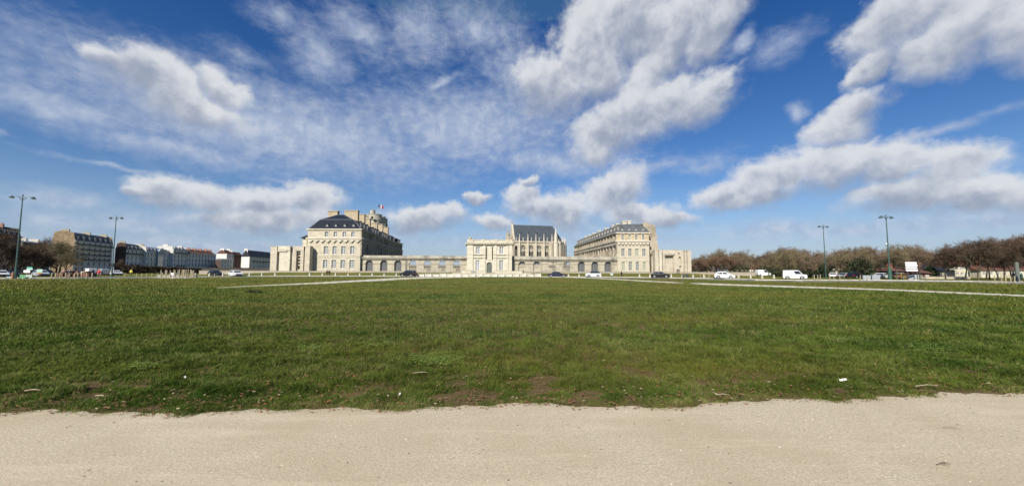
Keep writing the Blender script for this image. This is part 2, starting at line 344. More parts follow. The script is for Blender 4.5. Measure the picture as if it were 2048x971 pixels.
def run_to(P, D, px, z=5.0):
    """distance along D from P at which the point projects to column px"""
    lo, hi = 0.0, 900.0; f = lambda t: proj((P[0]+D[0]*t, P[1]+D[1]*t, z))[0]-px
    s = f(0) > 0
    for _ in range(50):
        mid = (lo+hi)/2
        if (f(mid) > 0) == s: lo = mid
        else: hi = mid
    return (lo+hi)/2
# ------------------------------------------------------------------ terrain
def sstep(t): t = min(1, max(0, t)); return t*t*(3-2*t)
def hgt(x, y):
    return .78*sstep((y-118)/18.0)*(1-sstep((x-62)/25.0))*(1-sstep((-82-x)/22.0))
def sheet(name, xs, ys, m, z=0.0, fn=None):
    nx, ny = len(xs), len(ys); v = [(x, y, (fn or hgt)(x, y)+z) for y in ys for x in xs]
    f = [(j*nx+i, j*nx+i+1, (j+1)*nx+i+1, (j+1)*nx+i) for j in range(ny-1) for i in range(nx-1)]
    me = bpy.data.meshes.new(name); me.from_pydata(v, [], f); me.materials.append(m); me.update()
    me.polygons.foreach_set('use_smooth', [True]*len(f))
    o = bpy.data.objects.new(name, me); COL.objects.link(o); o['kind'] = 'structure'; return o
def grass_color(nt, pos, blade=False):
    f1 = NOISE(nt, pos, .10, 5, .6, .3); f2 = NOISE(nt, pos, .55, 6, .65); 
    mp = N(nt, 'ShaderNodeMapping'); mp.inputs['Scale'].default_value = (.05, .22, 1); nt.links.new(pos, mp.inputs[0]); f3 = NOISE(nt, mp.outputs[0], 1.0, 5, .6)
    G1, G2, G3 = (.095, .132, .025), (.038, .074, .014), (.195, .165, .036)
    s = N(nt, 'ShaderNodeSeparateXYZ'); nt.links.new(pos, s.inputs[0])
    far = MR(nt, s.outputs[1], 12, 45, 0, .75)
    c = MIXC(nt, MR(nt, f2, .38, .62), G2, G1)
    c = MIXC(nt, M(nt, 'MULTIPLY', MR(nt, f3, .42, .66), .55), c, G3)
    c = MIXC(nt, M(nt, 'MULTIPLY', MR(nt, f1, .35, .62), far), c, (.165, .138, .036))
    return c, f1, f2
m = bpy.data.materials.new('meadow_ground'); m.use_nodes = True; nt = m.node_tree; b = nt.nodes['Principled BSDF']; b.inputs['Roughness'].default_value = .95; b.inputs['Specular IOR Level'].default_value = .1
g = N(nt, 'ShaderNodeNewGeometry'); pos = g.outputs['Position']; c, f1, f2 = grass_color(nt, pos); s = N(nt, 'ShaderNodeSeparateXYZ'); nt.links.new(pos, s.inputs[0])
near = MR(nt, s.outputs[1], 9, 26, 1, 0)
c = MIXC(nt, M(nt, 'MULTIPLY', near, .85), c, (.17, .105, .06))
nt.links.new(c, b.inputs['Base Color'])
fb = NOISE(nt, pos, 2.2, 8, .75); bn = N(nt, 'ShaderNodeBump', i={'Strength': .9, 'Distance': .25}); nt.links.new(fb, bn.inputs['Height']); nt.links.new(bn.outputs[0], b.inputs['Normal'])
M_GROUND = m
xs = sorted(set([-3000, -1500, -800, -400]+[x for x in np.arange(-240, 241, 4.0)]+[400, 800, 1500, 3000]))
ys = sorted(set([-60, -10, 0]+[y for y in np.arange(3, 160, 2.5)]+[180, 220, 300, 500, 900, 2000, 4000]))
sheet('grass_ground', xs, ys, M_GROUND)
# gravel of the paths
def gravel(name, col, fine=1.0):
    m = bpy.data.materials.new(name); m.use_nodes = True; nt = m.node_tree; b = nt.nodes['Principled BSDF']; b.inputs['Roughness'].default_value = .95; b.inputs['Specular IOR Level'].default_value = .15
    g = N(nt, 'ShaderNodeNewGeometry'); pos = g.outputs['Position']
    f1 = NOISE(nt, pos, .8, 5, .6, .4); f2 = NOISE(nt, pos, 48, 4, .7); f3 = NOISE(nt, pos, 110, 2, .7)
    mp = N(nt, 'ShaderNodeMapping'); mp.inputs['Scale'].default_value = (.35, 2.6, 1); nt.links.new(pos, mp.inputs[0]); f4 = NOISE(nt, mp.outputs[0], 1.2, 6, .65)
    c = MIXC(nt, MR(nt, f2, .30, .70), tuple(x*.74 for x in col), tuple(x*1.12 for x in col))
    c = MIXC(nt, M(nt, 'MULTIPLY', MR(nt, f1, .35, .7), .6), c, tuple(x*f for x, f in zip(col, (.78, .76, .70))))
    c = MIXC(nt, M(nt, 'MULTIPLY', MR(nt, f4, .50, .68), .32), c, tuple(min(1, x*1.22) for x in col))
    c = MIXC(nt, M(nt, 'MULTIPLY', MR(nt, f3, .58, .70), .8), c, tuple(x*.45 for x in col))
    nt.links.new(c, b.inputs['Base Color'])
    h = M(nt, 'ADD', M(nt, 'MULTIPLY', f2, .8), M(nt, 'ADD', M(nt, 'MULTIPLY', f3, .35), M(nt, 'MULTIPLY', f4, .7)))
    bn = N(nt, 'ShaderNodeBump', i={'Strength': .55, 'Distance': .014*fine}); nt.links.new(h, bn.inputs['Height']); nt.links.new(bn.outputs[0], b.inputs['Normal'])
    MATS[name] = m; return m
GRAVEL = gravel('gravel_stabilised', (.465, .40, .30)); WGRAVEL = gravel('pale_gravel', (.50, .47, .39))
EDGE = [(-500, 832), (0, 831), (250, 830), (520, 828), (760, 822), (1000, 814), (1200, 818), (1400, 816), (1560, 806), (1720, 800), (1880, 795), (2048, 789), (2600, 760)]
EG = [ground(x, y) for x, y in EDGE]; EX = np.array([p.x for p in EG]); EY = np.array([p.y for p in EG])
def edge_noise(x):
    x = np.asarray(x, float)
    return .05*np.sin(x*2.3+1)+.035*np.sin(x*5.7)+.022*np.sin(x*13.1+2)+.012*np.sin(x*31.0)
def edge_y(x): return np.interp(x, EX, EY)+edge_noise(x)
def strip(name, top, bot, m, z=.004):
    """ground-level sheet between two lines of ground points"""
    mb = MB(); n = len(top)
    for i in range(n-1):
        q = [bot[i], bot[i+1], top[i+1], top[i]]; mb.face([(p[0], p[1], hgt(p[0], p[1])+z) for p in q])
    o = mb.build(name, m, fix=False); o['kind'] = 'structure'; return o
xs = np.arange(-14, 14.01, .06); strip('gravel_path', [(x, float(edge_y(x))+.09) for x in xs], [(x, -8.0) for x in xs], GRAVEL)
def pixpath(name, pts, m, z=.006):
    """diagonal path given by its far and near edge as seen, projected to the ground, with slightly worn edges"""
    P = []
    for i in range(len(pts)-1):
        (x0, y0, t0), (x1, y1, t1) = pts[i], pts[i+1]; n = max(2, int(abs(x1-x0)/5))
        for k in range(n): f = k/n; P.append((x0+(x1-x0)*f, y0+(y1-y0)*f, (t0+(t1-t0)*f)*(1+.16*math.sin(x0*.9+k*1.7)+.1*math.sin(k*.6+x0))))
    P.append(pts[-1])
    return strip(name, [ground(x, y-t/2) for x, y, t in P], [ground(x, y+t/2) for x, y, t in P], m, z)
pixpath('footpath', [(436, 575.2, .5), (500, 571.6, 1.0), (585, 568.0, 2.0), (640, 565.6, 3.0), (700, 562.3, 3.4), (760, 559.2, 3.8), (800, 557.0, 3.4), (850, 555.0, 2.8), (905, 553.8, 2.0), (960, 553.4, 1.2)], WGRAVEL)
pixpath('footpath', [(1100, 553.3, .8), (1180, 555.6, 1.2), (1240, 558.6, 1.7), (1290, 561.6, 2.0), (1340, 564.2, 1.9), (1368, 565.4, .6)], WGRAVEL, .007)
pixpath('footpath', [(1380, 566.0, .8), (1402, 567.0, 2.6), (1440, 568.4, 3.0), (1530, 571.4, 3.0), (1640, 574.8, 2.8), (1750, 578.2, 2.8), (1800, 580.0, 2.6), (1900, 584.6, 3.2), (2048, 591, 3.4), (2300, 603, 4)], WGRAVEL)
# ring road with kerbs, behind the meadow
ASPH = mat('asphalt_worn', (.16, .155, .145), .9, 0, .25, .8)
KERB = mat('pale_kerb_stone', (.50, .47, .40), .9, 0, .25, 2)
RD = [(-500, 560.0), (-100, 558.2), (60, 557.2), (140, 556.6), (320, 554.6), (430, 553.6), (560, 552.7), (800, 552.9), (1024, 554.0), (1200, 555.0), (1330, 556.4), (1450, 559.2), (1560, 562.3), (1620, 562.6), (1740, 562.6), (1900, 563.5), (2048, 567.2), (2500, 578)]
rn = [ground(x, y) for x, y in RD]
def densify(P, n=8):
    o = []
    for i in range(len(P)-1):
        p0, p1, p2, p3 = P[max(0, i-1)], P[i], P[i+1], P[min(len(P)-1, i+2)]
        for k in range(n):
            t = k/n; o.append(tuple(.5*((2*p1[j])+(-p0[j]+p2[j])*t+(2*p0[j]-5*p1[j]+4*p2[j]-p3[j])*t*t+(-p0[j]+3*p1[j]-3*p2[j]+p3[j])*t**3) for j in (0, 1)))
    o.append((P[-1][0], P[-1][1])); return o
RN = densify([(p.x, p.y) for p in rn])
def offs(P, d):
    o = []
    for i, p in enumerate(P):
        a = Vector(P[max(0, i-1)]); b = Vector(P[min(len(P)-1, i+1)]); t = (b-a).normalized(); o.append((p[0]-t.y*d, p[1]+t.x*d))
    return o
strip('road', offs(RN, 8.0), RN, ASPH, .005)
strip('road_shoulder', RN, offs(RN, -1.1), WGRAVEL, .012)
strip('pavement', offs(RN, 10.4), offs(RN, 8.2), WGRAVEL, .02)
def kerb(d):
    mb = MB(); A = offs(RN, d); B = offs(RN, d+.2)
    for i in range(len(A)-1):
        mb.hexa([(*A[i], 0), (*A[i+1], 0), (*B[i+1], 0), (*B[i], 0)], [(*A[i], .13), (*A[i+1], .13), (*B[i+1], .13), (*B[i], .13)])
    o = mb.build('kerb', KERB); o['kind'] = 'structure'
kerb(8.0)
LM = [(392, 'the left end of the low moat wall'), (419, 'the black car left of the castle'), (446, 'the gap between the black and white cars'), (499, 'the bare moat wall right of the white car'), (524, 'the dark-roofed block beside the castle'), (550, 'the left edge of the left corner tower'), (619, 'the right side of the left corner tower'), (644.5, 'the shaded strip left of the dark-roofed pavilion'), (671, 'the second ground window of the dark-roofed pavilion'), (696, 'the last ground windows of the dark-roofed pavilion'), (719.6, 'the right corner of the dark-roofed pavilion'), (744.3, 'the first glazed arch of the left arcade'), (768.4, 'the second glazed arch of the left arcade'), (792.8, 'the third glazed arch of the left arcade'), (838, 'the first open arch of the left arcade'), (853, 'the second open arch of the left arcade'), (868, 'the second open pier of the left arcade'), (883, 'the third open arch of the left arcade'), (898, 'the pier before the last open arch on the left'), (913, 'the last open arch of the left arcade'), (928, 'the left corner of the gatehouse'), (942, 'the grey information board'), (957, 'the left gatehouse windows'), (972, 'the left jamb of the gatehouse door'), (987, 'the right jamb of the gatehouse door'), (1002, 'the right gatehouse windows'), (1017, 'the right pilasters of the gatehouse'), (1032, 'the shadow right of the gatehouse'), (1047, 'the first arch of the right arcade'), (1061, 'the first pier of the right arcade'), (1077, 'the second arch of the right arcade'), (1137, 'the fourth arch of the right arcade'), (1158, 'the first glazed arch of the right arcade'), (1201.5, 'the gap left of the notice board'), (1279, 'the third ground window of the right pavilion'), (1299.8, 'the dark gap beside the right pavilion'), (1342.4, 'the walled panel of the right corner tower'), (1364.3, 'the oval niche of the right corner tower'), (1386, 'the right edge of the right corner tower'), (1407.5, 'the stakes left of the white hatchback'), (1477, 'the nose of the white hatchback'), (1501, 'the grass just right of the white hatchback'), (1524.3, 'the distant white van'), (1547.8, 'the rear of the nearer white van')]
def lmark(px): return min(LM, key=lambda q: abs(q[0]-px))[1]
# ------------------------------------------------------------------ castle: south west and south east towers
def seg_wall(mb, pts, z0, z1, m=0):
    for i in range(len(pts)-1): mb.face([(*pts[i], z0), (*pts[i+1], z0), (*pts[i+1], z1), (*pts[i], z1)], m)
def X(px, Y, py=520): return at(px, py, Y).x
def ngon_prism(mb, pts, z0, z1, m=0): mb.hexa([(*p, z0) for p in pts], [(*p, z1) for p in pts], m)
Yw = 152.0
t = thing('castle_tower', 'low cropped corner tower left of the white castle, with an arched niche of ladder-like slots', 'tower', (X(590, Yw), Yw, 0))
mb = MB(); zt = at(590, 492, Yw).z; zl = at(545, 493.4, Yw).z
core = [(X(541.5, Yw), Yw+1.4), (X(619.5, Yw), Yw+1.4), (X(633, Yw+14), Yw+15), (X(633, Yw+14), Yw+22), (X(545, Yw+14), Yw+22)]
P, Q = (X(541.5, Yw), Yw+1.4), (X(619.5, Yw), Yw+1.4)
D, L = unit(P, Q); sx0 = lambda px: X(px, Yw)-P[0]
zq = lambda py: at(590, py, Yw).z
wall(mb, P, Q, -1, zt, [(sx0(591), sx0(597.5), zq(538), zq(505), 1), (sx0(589), sx0(592.5), zq(501.5), zq(498.5)), (sx0(563), sx0(567.8), zq(516.8), zq(507.5), 1)], 1.0, 0)
seg_wall(mb, [core[1], core[2], core[3], core[4], core[0]], -1, zt-.4)
mb.face([(p[0], p[1], zt-.02) for p in core]); mb.face([(p[0], p[1], zt-1) for p in core[1:4]]+[(core[1][0]-3, core[1][1]+9, zt-1)])
mb.build('wall', S_PINK, t)
mb = MB()
mb.box(X(590.5, Yw), X(598.5, Yw), Yw+2.5, Yw+2.7, 0, zt-1)
mb.box(X(561, Yw), X(570, Yw), Yw+2.5, Yw+2.7, 4, zt-1); mb.build('niche_back', S_PINK, t)
for k, py in enumerate((509.5, 515.8, 522.2, 528.4)): mb = MB(); mb.box(X(592, Yw), X(597, Yw), Yw+1.5, Yw+2.4, zq(py)-.45, zq(py)); mb.build('niche_rung', S_PINK, t)
def buttress(name, x0, x1, y0, y1, z1, m=None, cap=True):
    mb = MB(); mb.box(x0, x1, y0, y1, -1, z1)
    if cap: mb.box(x0-.08, x1+.08, y0-.08, y1+.08, z1+.002, z1+.22)
    return mb.build(name, m or S_PINK, t)
buttress('buttress', X(540.4, Yw), X(553.2, Yw), Yw, Yw+2, zl)
mb = MB(); mb.box(X(556.5, Yw), X(578, Yw), Yw+.55, Yw+2, -1, zq(503.6)); mb.box(X(572, Yw), X(578, Yw), Yw+.56, Yw+2, zq(503.6), zt-.1); mb.box(X(553.5, Yw), X(571.5, Yw), Yw+.2, Yw+2, zq(502.8), zq(500.6)); mb.box(X(553.2, Yw), X(578.5, Yw), Yw+.3, Yw+1.5, zq(500), zt+.1)
mb.build('buttress', S_PALE, t)
buttress('buttress', X(583, Yw), X(590.4, Yw), Yw+.62, Yw+1.5, zt-.15, cap=False); buttress('buttress', X(598.7, Yw), X(605, Yw), Yw+.62, Yw+1.5, zt-.15, cap=False)
mb = MB(); mb.box(X(583, Yw), X(605, Yw), Yw+.6, Yw+1.45, zq(501), zt+.05); mb.build('parapet', S_PINK, t)
buttress('buttress', X(608.2, Yw), X(611.4, Yw), Yw+.35, Yw+1.5, zt-.2); buttress('buttress', X(613, Yw), X(619.5, Yw), Yw-.2, Yw+1.6, zt-.1)
for k, (pa, pb, yy, dz) in enumerate([(621.5, 624.2, 4, .2), (624.8, 628.5, 8, .5), (629, 633.9, 12, .7), (634.2, 637, 16, 3.2)]):
    buttress('buttress', X(pa, Yw+yy), X(pb, Yw+yy), Yw+yy, Yw+yy+1.8, zt-dz)
mb = MB(); mb.hexa([(X(619.5, Yw), Yw+1.5, -1), (X(622, Yw+4), Yw+4, -1), (X(636, Yw+17), Yw+20, -1), (X(612, Yw), Yw+18, -1)], [(X(619.5, Yw), Yw+1.5, zt-.6), (X(622, Yw+4), Yw+4, zt-.6), (X(634, Yw+17), Yw+20, zt-1), (X(612, Yw), Yw+18, zt-1)])
mb.build('side_wall', S_PINK, t)
# south east tower
Ye = 160.0; zt = at(1340, 499.6, Ye).z; zq = lambda py: at(1340, py, Ye).z
t = thing('castle_tower', 'low cropped corner tower at the right end of the castle with an oval niche', 'tower', (X(1348, Ye), Ye, 0))
mb = MB(); P, Q = (X(1324, Ye), Ye+1.6), (X(1370, Ye), Ye+1.6); s_ = lambda px: X(px, Ye)-P[0]
wall(mb, P, Q, -1, zt, [(s_(1333.3), s_(1350), .4, zq(509.5)), (s_(1339.5), s_(1342.5), zq(506.5), zq(504)), (s_(1360), s_(1363), zq(507.5), zq(504.5)), (s_(1360.5), s_(1366), zq(528.5), zq(512.5), 1), (s_(1361.5), s_(1365.5), zq(536), zq(531))], .9)
core = [(X(1324, Ye), Ye+1.6), (X(1370, Ye), Ye+1.6), (X(1382, Ye), Ye+3), (X(1380, Ye), Ye+22), (X(1316, Ye), Ye+22), (X(1313, Ye), Ye+4)]
seg_wall(mb, [core[1], core[2], core[3], core[4], core[5], core[0]], -1, zt-.2); mb.face([(*p, zt-.2) for p in core]); mb.build('wall', S_PINK, t)
mb = MB(); mb.box(X(1332, Ye), X(1351, Ye), Ye+2.45, Ye+2.6, 0, zq(508)); mb.box(X(1338, Ye), X(1344, Ye), Ye+3.2, Ye+3.3, 3, zt-.3); mb.box(X(1359, Ye), X(1368, Ye), Ye+2.3, Ye+2.5, 0, zt-.3); mb.build('niche_back', S_PINK, t)
mb = MB(); mb.box(X(1332.5, Ye), X(1350.6, Ye), Ye+1.2, Ye+1.8, zq(510.4), zq(508.6)); mb.build('lintel', S_OLD, t)
for pa, pb, yy, dz, mm in [(1312.6, 1319.6, 1.4, .2, S_PINK), (1320.4, 1324.8, .6, .1, S_PALE), (1327.5, 1331.5, .9, 0, S_PINK), (1352.5, 1358.5, 1.35, -.1, S_PINK), (1372.2, 1375, .9, .3, S_PINK), (1375.4, 1382.4, 0, .25, S_PINK)]:
    buttress('buttress', X(pa, Ye), X(pb, Ye), Ye+yy, Ye+3.5, zt-dz, mm)
mb = MB(); mb.box(X(1331, Ye), X(1352, Ye), Ye+1.0, Ye+1.58, zq(508), zt+.05); mb.build('parapet', S_PINK, t)
# ragged ruin of the former tower between pavilion and corner tower
Yr = 166.0
t = thing('ruined_masonry', 'tall ragged fragment of rubble wall rising between the right pavilion and the corner tower', 'ruin', (X(1305, Yr), Yr, 0))
out = [(1299, 546), (1299.5, 500), (1298, 478), (1295.5, 467), (1291, 458), (1287, 452), (1284.8, 447.5), (1287, 445), (1292, 444.2), (1297, 445.5), (1301, 448.6), (1306, 448.2), (1309.8, 450), (1311.6, 456), (1311.3, 464), (1314, 470), (1313.8, 480), (1316.5, 490), (1318, 500), (1318, 546)]
def ragged(mb, out, Y, dep, m=0):
    o = []
    for i in range(len(out)):
        a, b_ = out[i], out[(i+1) % len(out)]; n = max(1, int(math.hypot(a[0]-b_[0], a[1]-b_[1])/2.2)); big = i < len(out)-1
        for k in range(n): f = k/n; o.append((a[0]+(b_[0]-a[0])*f+(random.uniform(-.55, .55) if big and k else 0), a[1]+(b_[1]-a[1])*f+(random.uniform(-.5, .5) if big and k else 0)))
    F = [at(x, y, Y) for x, y in o]; B = [Vector((p.x+random.uniform(-.3, .3), p.y+dep+random.uniform(-1, 1), p.z-random.uniform(0, .5))) for p in F]
    mb.hexa(F, B, m)
mb = MB(); ragged(mb, out, Yr, 5.5)
for k in range(70):
    px = random.uniform(1288, 1316); py = random.uniform(448, 500)
    if px < 1299+((py-478)*0 if py > 478 else (470-py)*-.35) or px > 1311+max(0, (py-456)*.14): continue
    p = at(px, py, Yr); s = random.uniform(.2, .45); d = random.uniform(.03, .12); mb.box(p.x-s, p.x+s, Yr-d, Yr+.2, p.z-s*.5, p.z+s*.4)
mb.build('wall', S_RUIN, t)
mb = MB(); mb.box(X(1303.2, Yr-1), X(1307, Yr-1), Yr-1.2, Yr-.1, -1, zq(512)); mb.build('buttress', S_PALE, t)
mb = MB(); mb.box(X(1307.3, Yr-.3), X(1311.6, Yr-.3), Yr-.06, Yr-.01, -.5, zq(513)); mb.box(X(1299.4, Yr), X(1303, Yr), Yr-.05, Yr-.01, -.5, zq(505)); mb.build('painted_shade_strip', mat('painted_shade_dark', (.07, .05, .04), .95), t)  # flat dark strips before the wall; shade of recess and gap painted in
# ------------------------------------------------------------------ the two pavilions
def cornice_line(mb, P, D, L, z, h, out, m=0, ret=0):
    mb.obox(P, D, -ret, L+ret, -.3, out, z, z+h, m); mb.obox(P, D, -ret, L+ret, -.3, out*.55, z-h*.6, z-.003, m)
def scallops(mb, P, D, L, z, n, out, r):
    """hanging row of rounded corbels below a cornice"""
    st = L/n
    for i in range(n):
        c = (i+.5)*st
        for (da, hh) in ((-.5, .10), (-.3, .28), (-.1, .38), (.1, .28), (.3, .10)):
            mb.obox(P, D, c+da*st, c+(da+.2)*st-.004, -.1, out*(.45+hh), z-r*hh*2.1, z)
def pavilion(name, label, Yp, pl, pr, vp, far_px, side, py, wins, wmats, roofm, eaveL, eaveR, brk, rdg, nb, chims, dorm, arched, stone_front, stone_low, stone_side):
    V = dirpx(vp); xl, xr = X(pl, Yp), X(pr, Yp)
    t = thing(name, label, 'castle wing', ((xl+xr)/2, Yp, 0))
    cpx = (pl+pr)/2; z = {k: at(cpx, v, Yp).z for k, v in py.items()}
    ze = z['eave']; near = (xr, Yp) if side == 'R' else (xl, Yp)
    T = run_to(near, V, far_px, 12)
    FL, FR = Vector((xl, Yp)), Vector((xr, Yp)); BL, BR = FL+Vector(V)*T, FR+Vector(V)*T
    DX = Vector((1, 0)); W_ = xr-xl
    # walls
    def opn(row):
        ws, w, ya, yb = row; w = w/FPX*Yp; za, zb = at(cpx, yb, Yp).z, at(cpx, ya, Yp).z
        return [(X(c, Yp, (ya+yb)/2)-xl-w/2, X(c, Yp, (ya+yb)/2)-xl+w/2, za, zb) for c in ws]
    rows = [opn(r) for r in wins]
    for zz0, zz1, mm, pn in ((-1, z['mid'], stone_low, 'wall'), (z['mid'], ze, stone_front, 'wall')):
        mb = MB(); wall(mb, FL, FR, zz0, zz1, [o for r in rows for o in r if o[2] > zz0 and o[3] < zz1], .45); mb.build(pn, mm, t)
    # flank with bays
    S0, S1 = (near, (near[0]+V.x*T, near[1]+V.y*T)) if side == 'R' else ((near[0]+V.x*T, near[1]+V.y*T), near)
    SDv, SL = unit(S0, S1); mb = MB(); so = []; st = SL/nb; wq = []
    for i in range(nb):
        c = (i+.5)*st
        for (za, zb, ww) in ((z['w2a'], z['w2b'], 1.5), (z['w3a'], z['w3b'], 1.35)):
            so.append((c-ww/2, c+ww/2, za, zb)); wq.append((c, za, zb-za, ww))
        so.append((c-.8, c+.8, z['w1a'], z['w1b'])); wq.append((c, z['w1a'], z['w1b']-z['w1a'], 1.6))
    wall(mb, S0, S1, -1, ze, so, .45)
    O0, O1 = (BL, FL) if side == 'R' else (FR, BR)
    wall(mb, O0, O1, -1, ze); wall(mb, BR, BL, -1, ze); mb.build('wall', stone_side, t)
    mb = MB()
    for i in range(nb+1):
        c = max(.5, min(SL-.5, i*st)); mb.obox(S0, SDv, c-.45, c+.45, -.1, .45, z['string']+.4, z['mid']-.5); mb.obox(S0, SDv, c-.4, c+.4, -.1, .3, z['mid']+.5, ze-.6)
    mb.obox(S0, SDv, 0, SL, -.1, .25, z['w3a']-.5, z['w3a']-.2); mb.obox(S0, SDv, 0, SL, -.1, .2, z['w3b']+.25, z['w3b']+.4)
    mb.build('pilaster', stone_side, t)
    # cornices and courses
    mb = MB(); cornice_line(mb, FL, DX, W_, z['mid'], .55, .6, 0, .5); scallops(mb, FL, DX, W_, z['mid']-.35, 9, .7, 1.25); mb.build('cornice', S_PALE, t)
    mb = MB(); cornice_line(mb, S0, SDv, SL, z['mid'], .55, .9); cornice_line(mb, S0, SDv, SL, ze-.4, .45, .6); mb.obox(S0, SDv, 0, SL, -.1, .5, z['mid']-1.6, z['mid']-1.2)
    nbk = int(SL/1.3)
    for i in range(nbk): mb.obox(S0, SDv, (i+.25)*SL/nbk, (i+.7)*SL/nbk, -.1, .7, z['mid']-1.15, z['mid']-.35)
    mb.build('cornice', S_CORN, t)
    mb = MB(); mb.obox(FL, DX, -.4, W_+.4, -.3, .45, ze-.45, ze+.05); mb.build('cornice', S_PALE, t)
    for o_, za_, zb_ in ((.16, z['string']-.2, z['string']+.15), (.12, at(cpx, wins[2][3], Yp).z-.65, at(cpx, wins[2][3], Yp).z-.45), (.14, at(cpx, wins[1][3], Yp).z-.7, at(cpx, wins[1][3], Yp).z-.5)):
        mb = MB(); mb.obox(FL, DX, 0, W_, -.1, o_, za_, zb_); mb.build('string_course', S_PALE, t)
    # windows
    for r in rows:
        for o in r:
            mb = MB()
            for a, b2, za, zb in ((o[0]-.28, o[0], o[2]-.1, o[3]+.3), (o[1], o[1]+.28, o[2]-.1, o[3]+.3), (o[0], o[1], o[3], o[3]+.3), (o[0]-.35, o[1]+.35, o[2]-.28, o[2]-.1)):
                mb.obox(FL, DX, a, b2, -.1, .09, za, zb)
            mb.build('window_surround', S_PALE, t)
    for ri, r in enumerate(rows):
        for k, o in enumerate(r):
            me = win_mesh(o[1]-o[0], o[3]-o[2], 2, (4, 4, 2)[ri], 0, WHITE if wmats == 'white' else mat('cream_window_paint', (.50, .48, .40), .6), GLASS if (k+ri) % 3 or wmats == 'white' else mat('drawn_blind', (.24, .26, .20), .7), .12)
            put_window(me, FL, DX, (o[0]+o[1])/2, o[2], t)
    for (c, za, h, ww) in wq:
        put_window(win_mesh(ww, h, 2, 3, 0, mat('dull_window_paint', (.22, .21, .18), .7), GLASS, .09), S0, SDv, c, za, t)
    # roof: front hip, two slopes
    eL, eR = at(eaveL, py['eave'], Yp-.5), at(eaveR, py['eave'], Yp-.5); ze2 = ze+.07
    ring = lambda a, b2, d0: [Vector((a.x, a.y, a.z)), Vector((b2.x, b2.y, b2.z)), Vector((b2.x+V.x*(T+d0), b2.y+V.y*(T+d0), b2.z)), Vector((a.x+V.x*(T+d0), a.y+V.y*(T+d0), a.z))]
    E = ring(Vector((eL.x, Yp-.5, ze2)), Vector((eR.x, Yp-.5, ze2)), .5); B1 = at(brk[0], brk[2], Yp+brk[3]); B2 = at(brk[1], brk[2], Yp+brk[3]); Bk = ring(B1, B2, -brk[3]*1.6)
    R1 = at(rdg[0], rdg[2], Yp+rdg[3]); R2 = at(rdg[1], rdg[2], Yp+rdg[3]); Rg = ring(R1, R2, -rdg[3]*1.6)
    mb = MB(); mb.hexa(E, Bk); mb.hexa(Bk, Rg); roof = mb.build('roof', roofm, t)
    mb = MB()
    for A_ in (Bk,):
        for i in range(2 if side == 'R' else 1): mb.tube([A_[i], A_[i+1]], .16, 4)
        mb.tube([A_[0], A_[3]], .16, 4)
    mb.tube([E[0], Bk[0]], .12, 4); mb.tube([E[1], Bk[1]], .12, 4); mb.tube([Bk[0], Rg[0]], .12, 4); mb.tube([Bk[1], Rg[1]], .12, 4); mb.tube([Rg[0], Rg[3]], .2, 4)
    mb.build('lead_flashing', LEAD, roof)
    # chimneys: broad transverse slabs along the ridge
    for (p0, p1, pt, off0, wdt, narrow) in chims:
        # depth at which a slab whose right end stands at the given offset from the ridge shows at column p1
        base = ((R1+R2)/2).xy + DX*off0; d = run_to(base, V, p1, 22) if proj((base.x, base.y, 22))[0] < p1 and side == 'R' else (run_to(base, V, p0, 22) if side == 'L' else .5)
        c = base+V*d; Yc = c.y; zt_ = at((p0+p1)/2, pt, Yc).z; wd = abs(X(p1, Yc, pt)-X(p0, Yc, pt))
        xr_ = c.x if side == 'R' else c.x+wd
        zb_ = ze2+1.0
        mb = MB(); mb.box(xr_-wd, xr_, Yc, Yc+narrow, zb_, zt_-.35); mb.box(xr_-wd-.2, xr_+.2, Yc-.2, Yc+narrow+.2, zt_-.35, zt_); 
        nf = max(2, int(wd/1.2))
        for q in range(nf): mb.lathe((xr_-wd*(q+.5)/nf, Yc+narrow/2, zt_), [(.16, .0), (.13, .25)], 6)
        mb.build('chimney', S_CHIM if side == 'R' else S_PALE, roof)
    # dormers on the front slope and along the flank
    def dormer(P0, ang, w, h, depth, lead, nm='dormer'):
        k = 'd%s%.2f%.2f%d' % (name, w, h, arched)
        if k not in _wc:
            mb = MB(); mb.box(-w/2+.02, w/2-.02, .12, depth, 0, h, 1); mb.box(-w/2, w/2, 0, .119, 0, h, 0)
            if arched:
                mb.hexa([(w*.62*math.cos(a_), -.18, h+w*.42*math.sin(a_)) for a_ in [math.pi*q/8 for q in range(9)]], [(w*.62*math.cos(a_), depth, h+w*.42*math.sin(a_)) for a_ in [math.pi*q/8 for q in range(9)]], 1)
            else: mb.hexa([(-w*.62, -.15, h), (w*.62, -.15, h), (w*.1, -.15, h+w*.45), (-w*.1, -.15, h+w*.45)], [(-w*.62, depth, h), (w*.62, depth, h), (w*.1, depth, h+w*.45), (-w*.1, depth, h+w*.45)], 1)
            mb.box(-w*.36, w*.36, -.03, -.003, .12*h, h*.92, 2); mb.box(-.05, .05, -.07, -.03, .12*h, h*.92, 3); mb.box(-w*.36, w*.36, -.06, -.031, h*.5, h*.5+.08, 3)
            for sx_ in (-1, 1): mb.box(sx_*w*.43-w*.07, sx_*w*.43+w*.07, -.1, -.004, 0, h, 0)
            _wc[k] = mb.mesh('dormer', [lead, roofm, GLASS, WHITE])
        o = put(_wc[k], nm, roof, P0, ang); return o
    for c in dorm[0]:
        p = at(c, dorm[2], Yp+.7); q = at(c, dorm[1], Yp+.7); dormer((p.x, Yp+.7, p.z), 0, dorm[3]/FPX*Yp, (q.z-p.z)*.78, 3.5, mat('dormer_lead', (.30, .32, .35), .5) if arched else mat('dark_zinc', (.10, .12, .14), .4))
    nd = dorm[4]; zd = ze2+.75
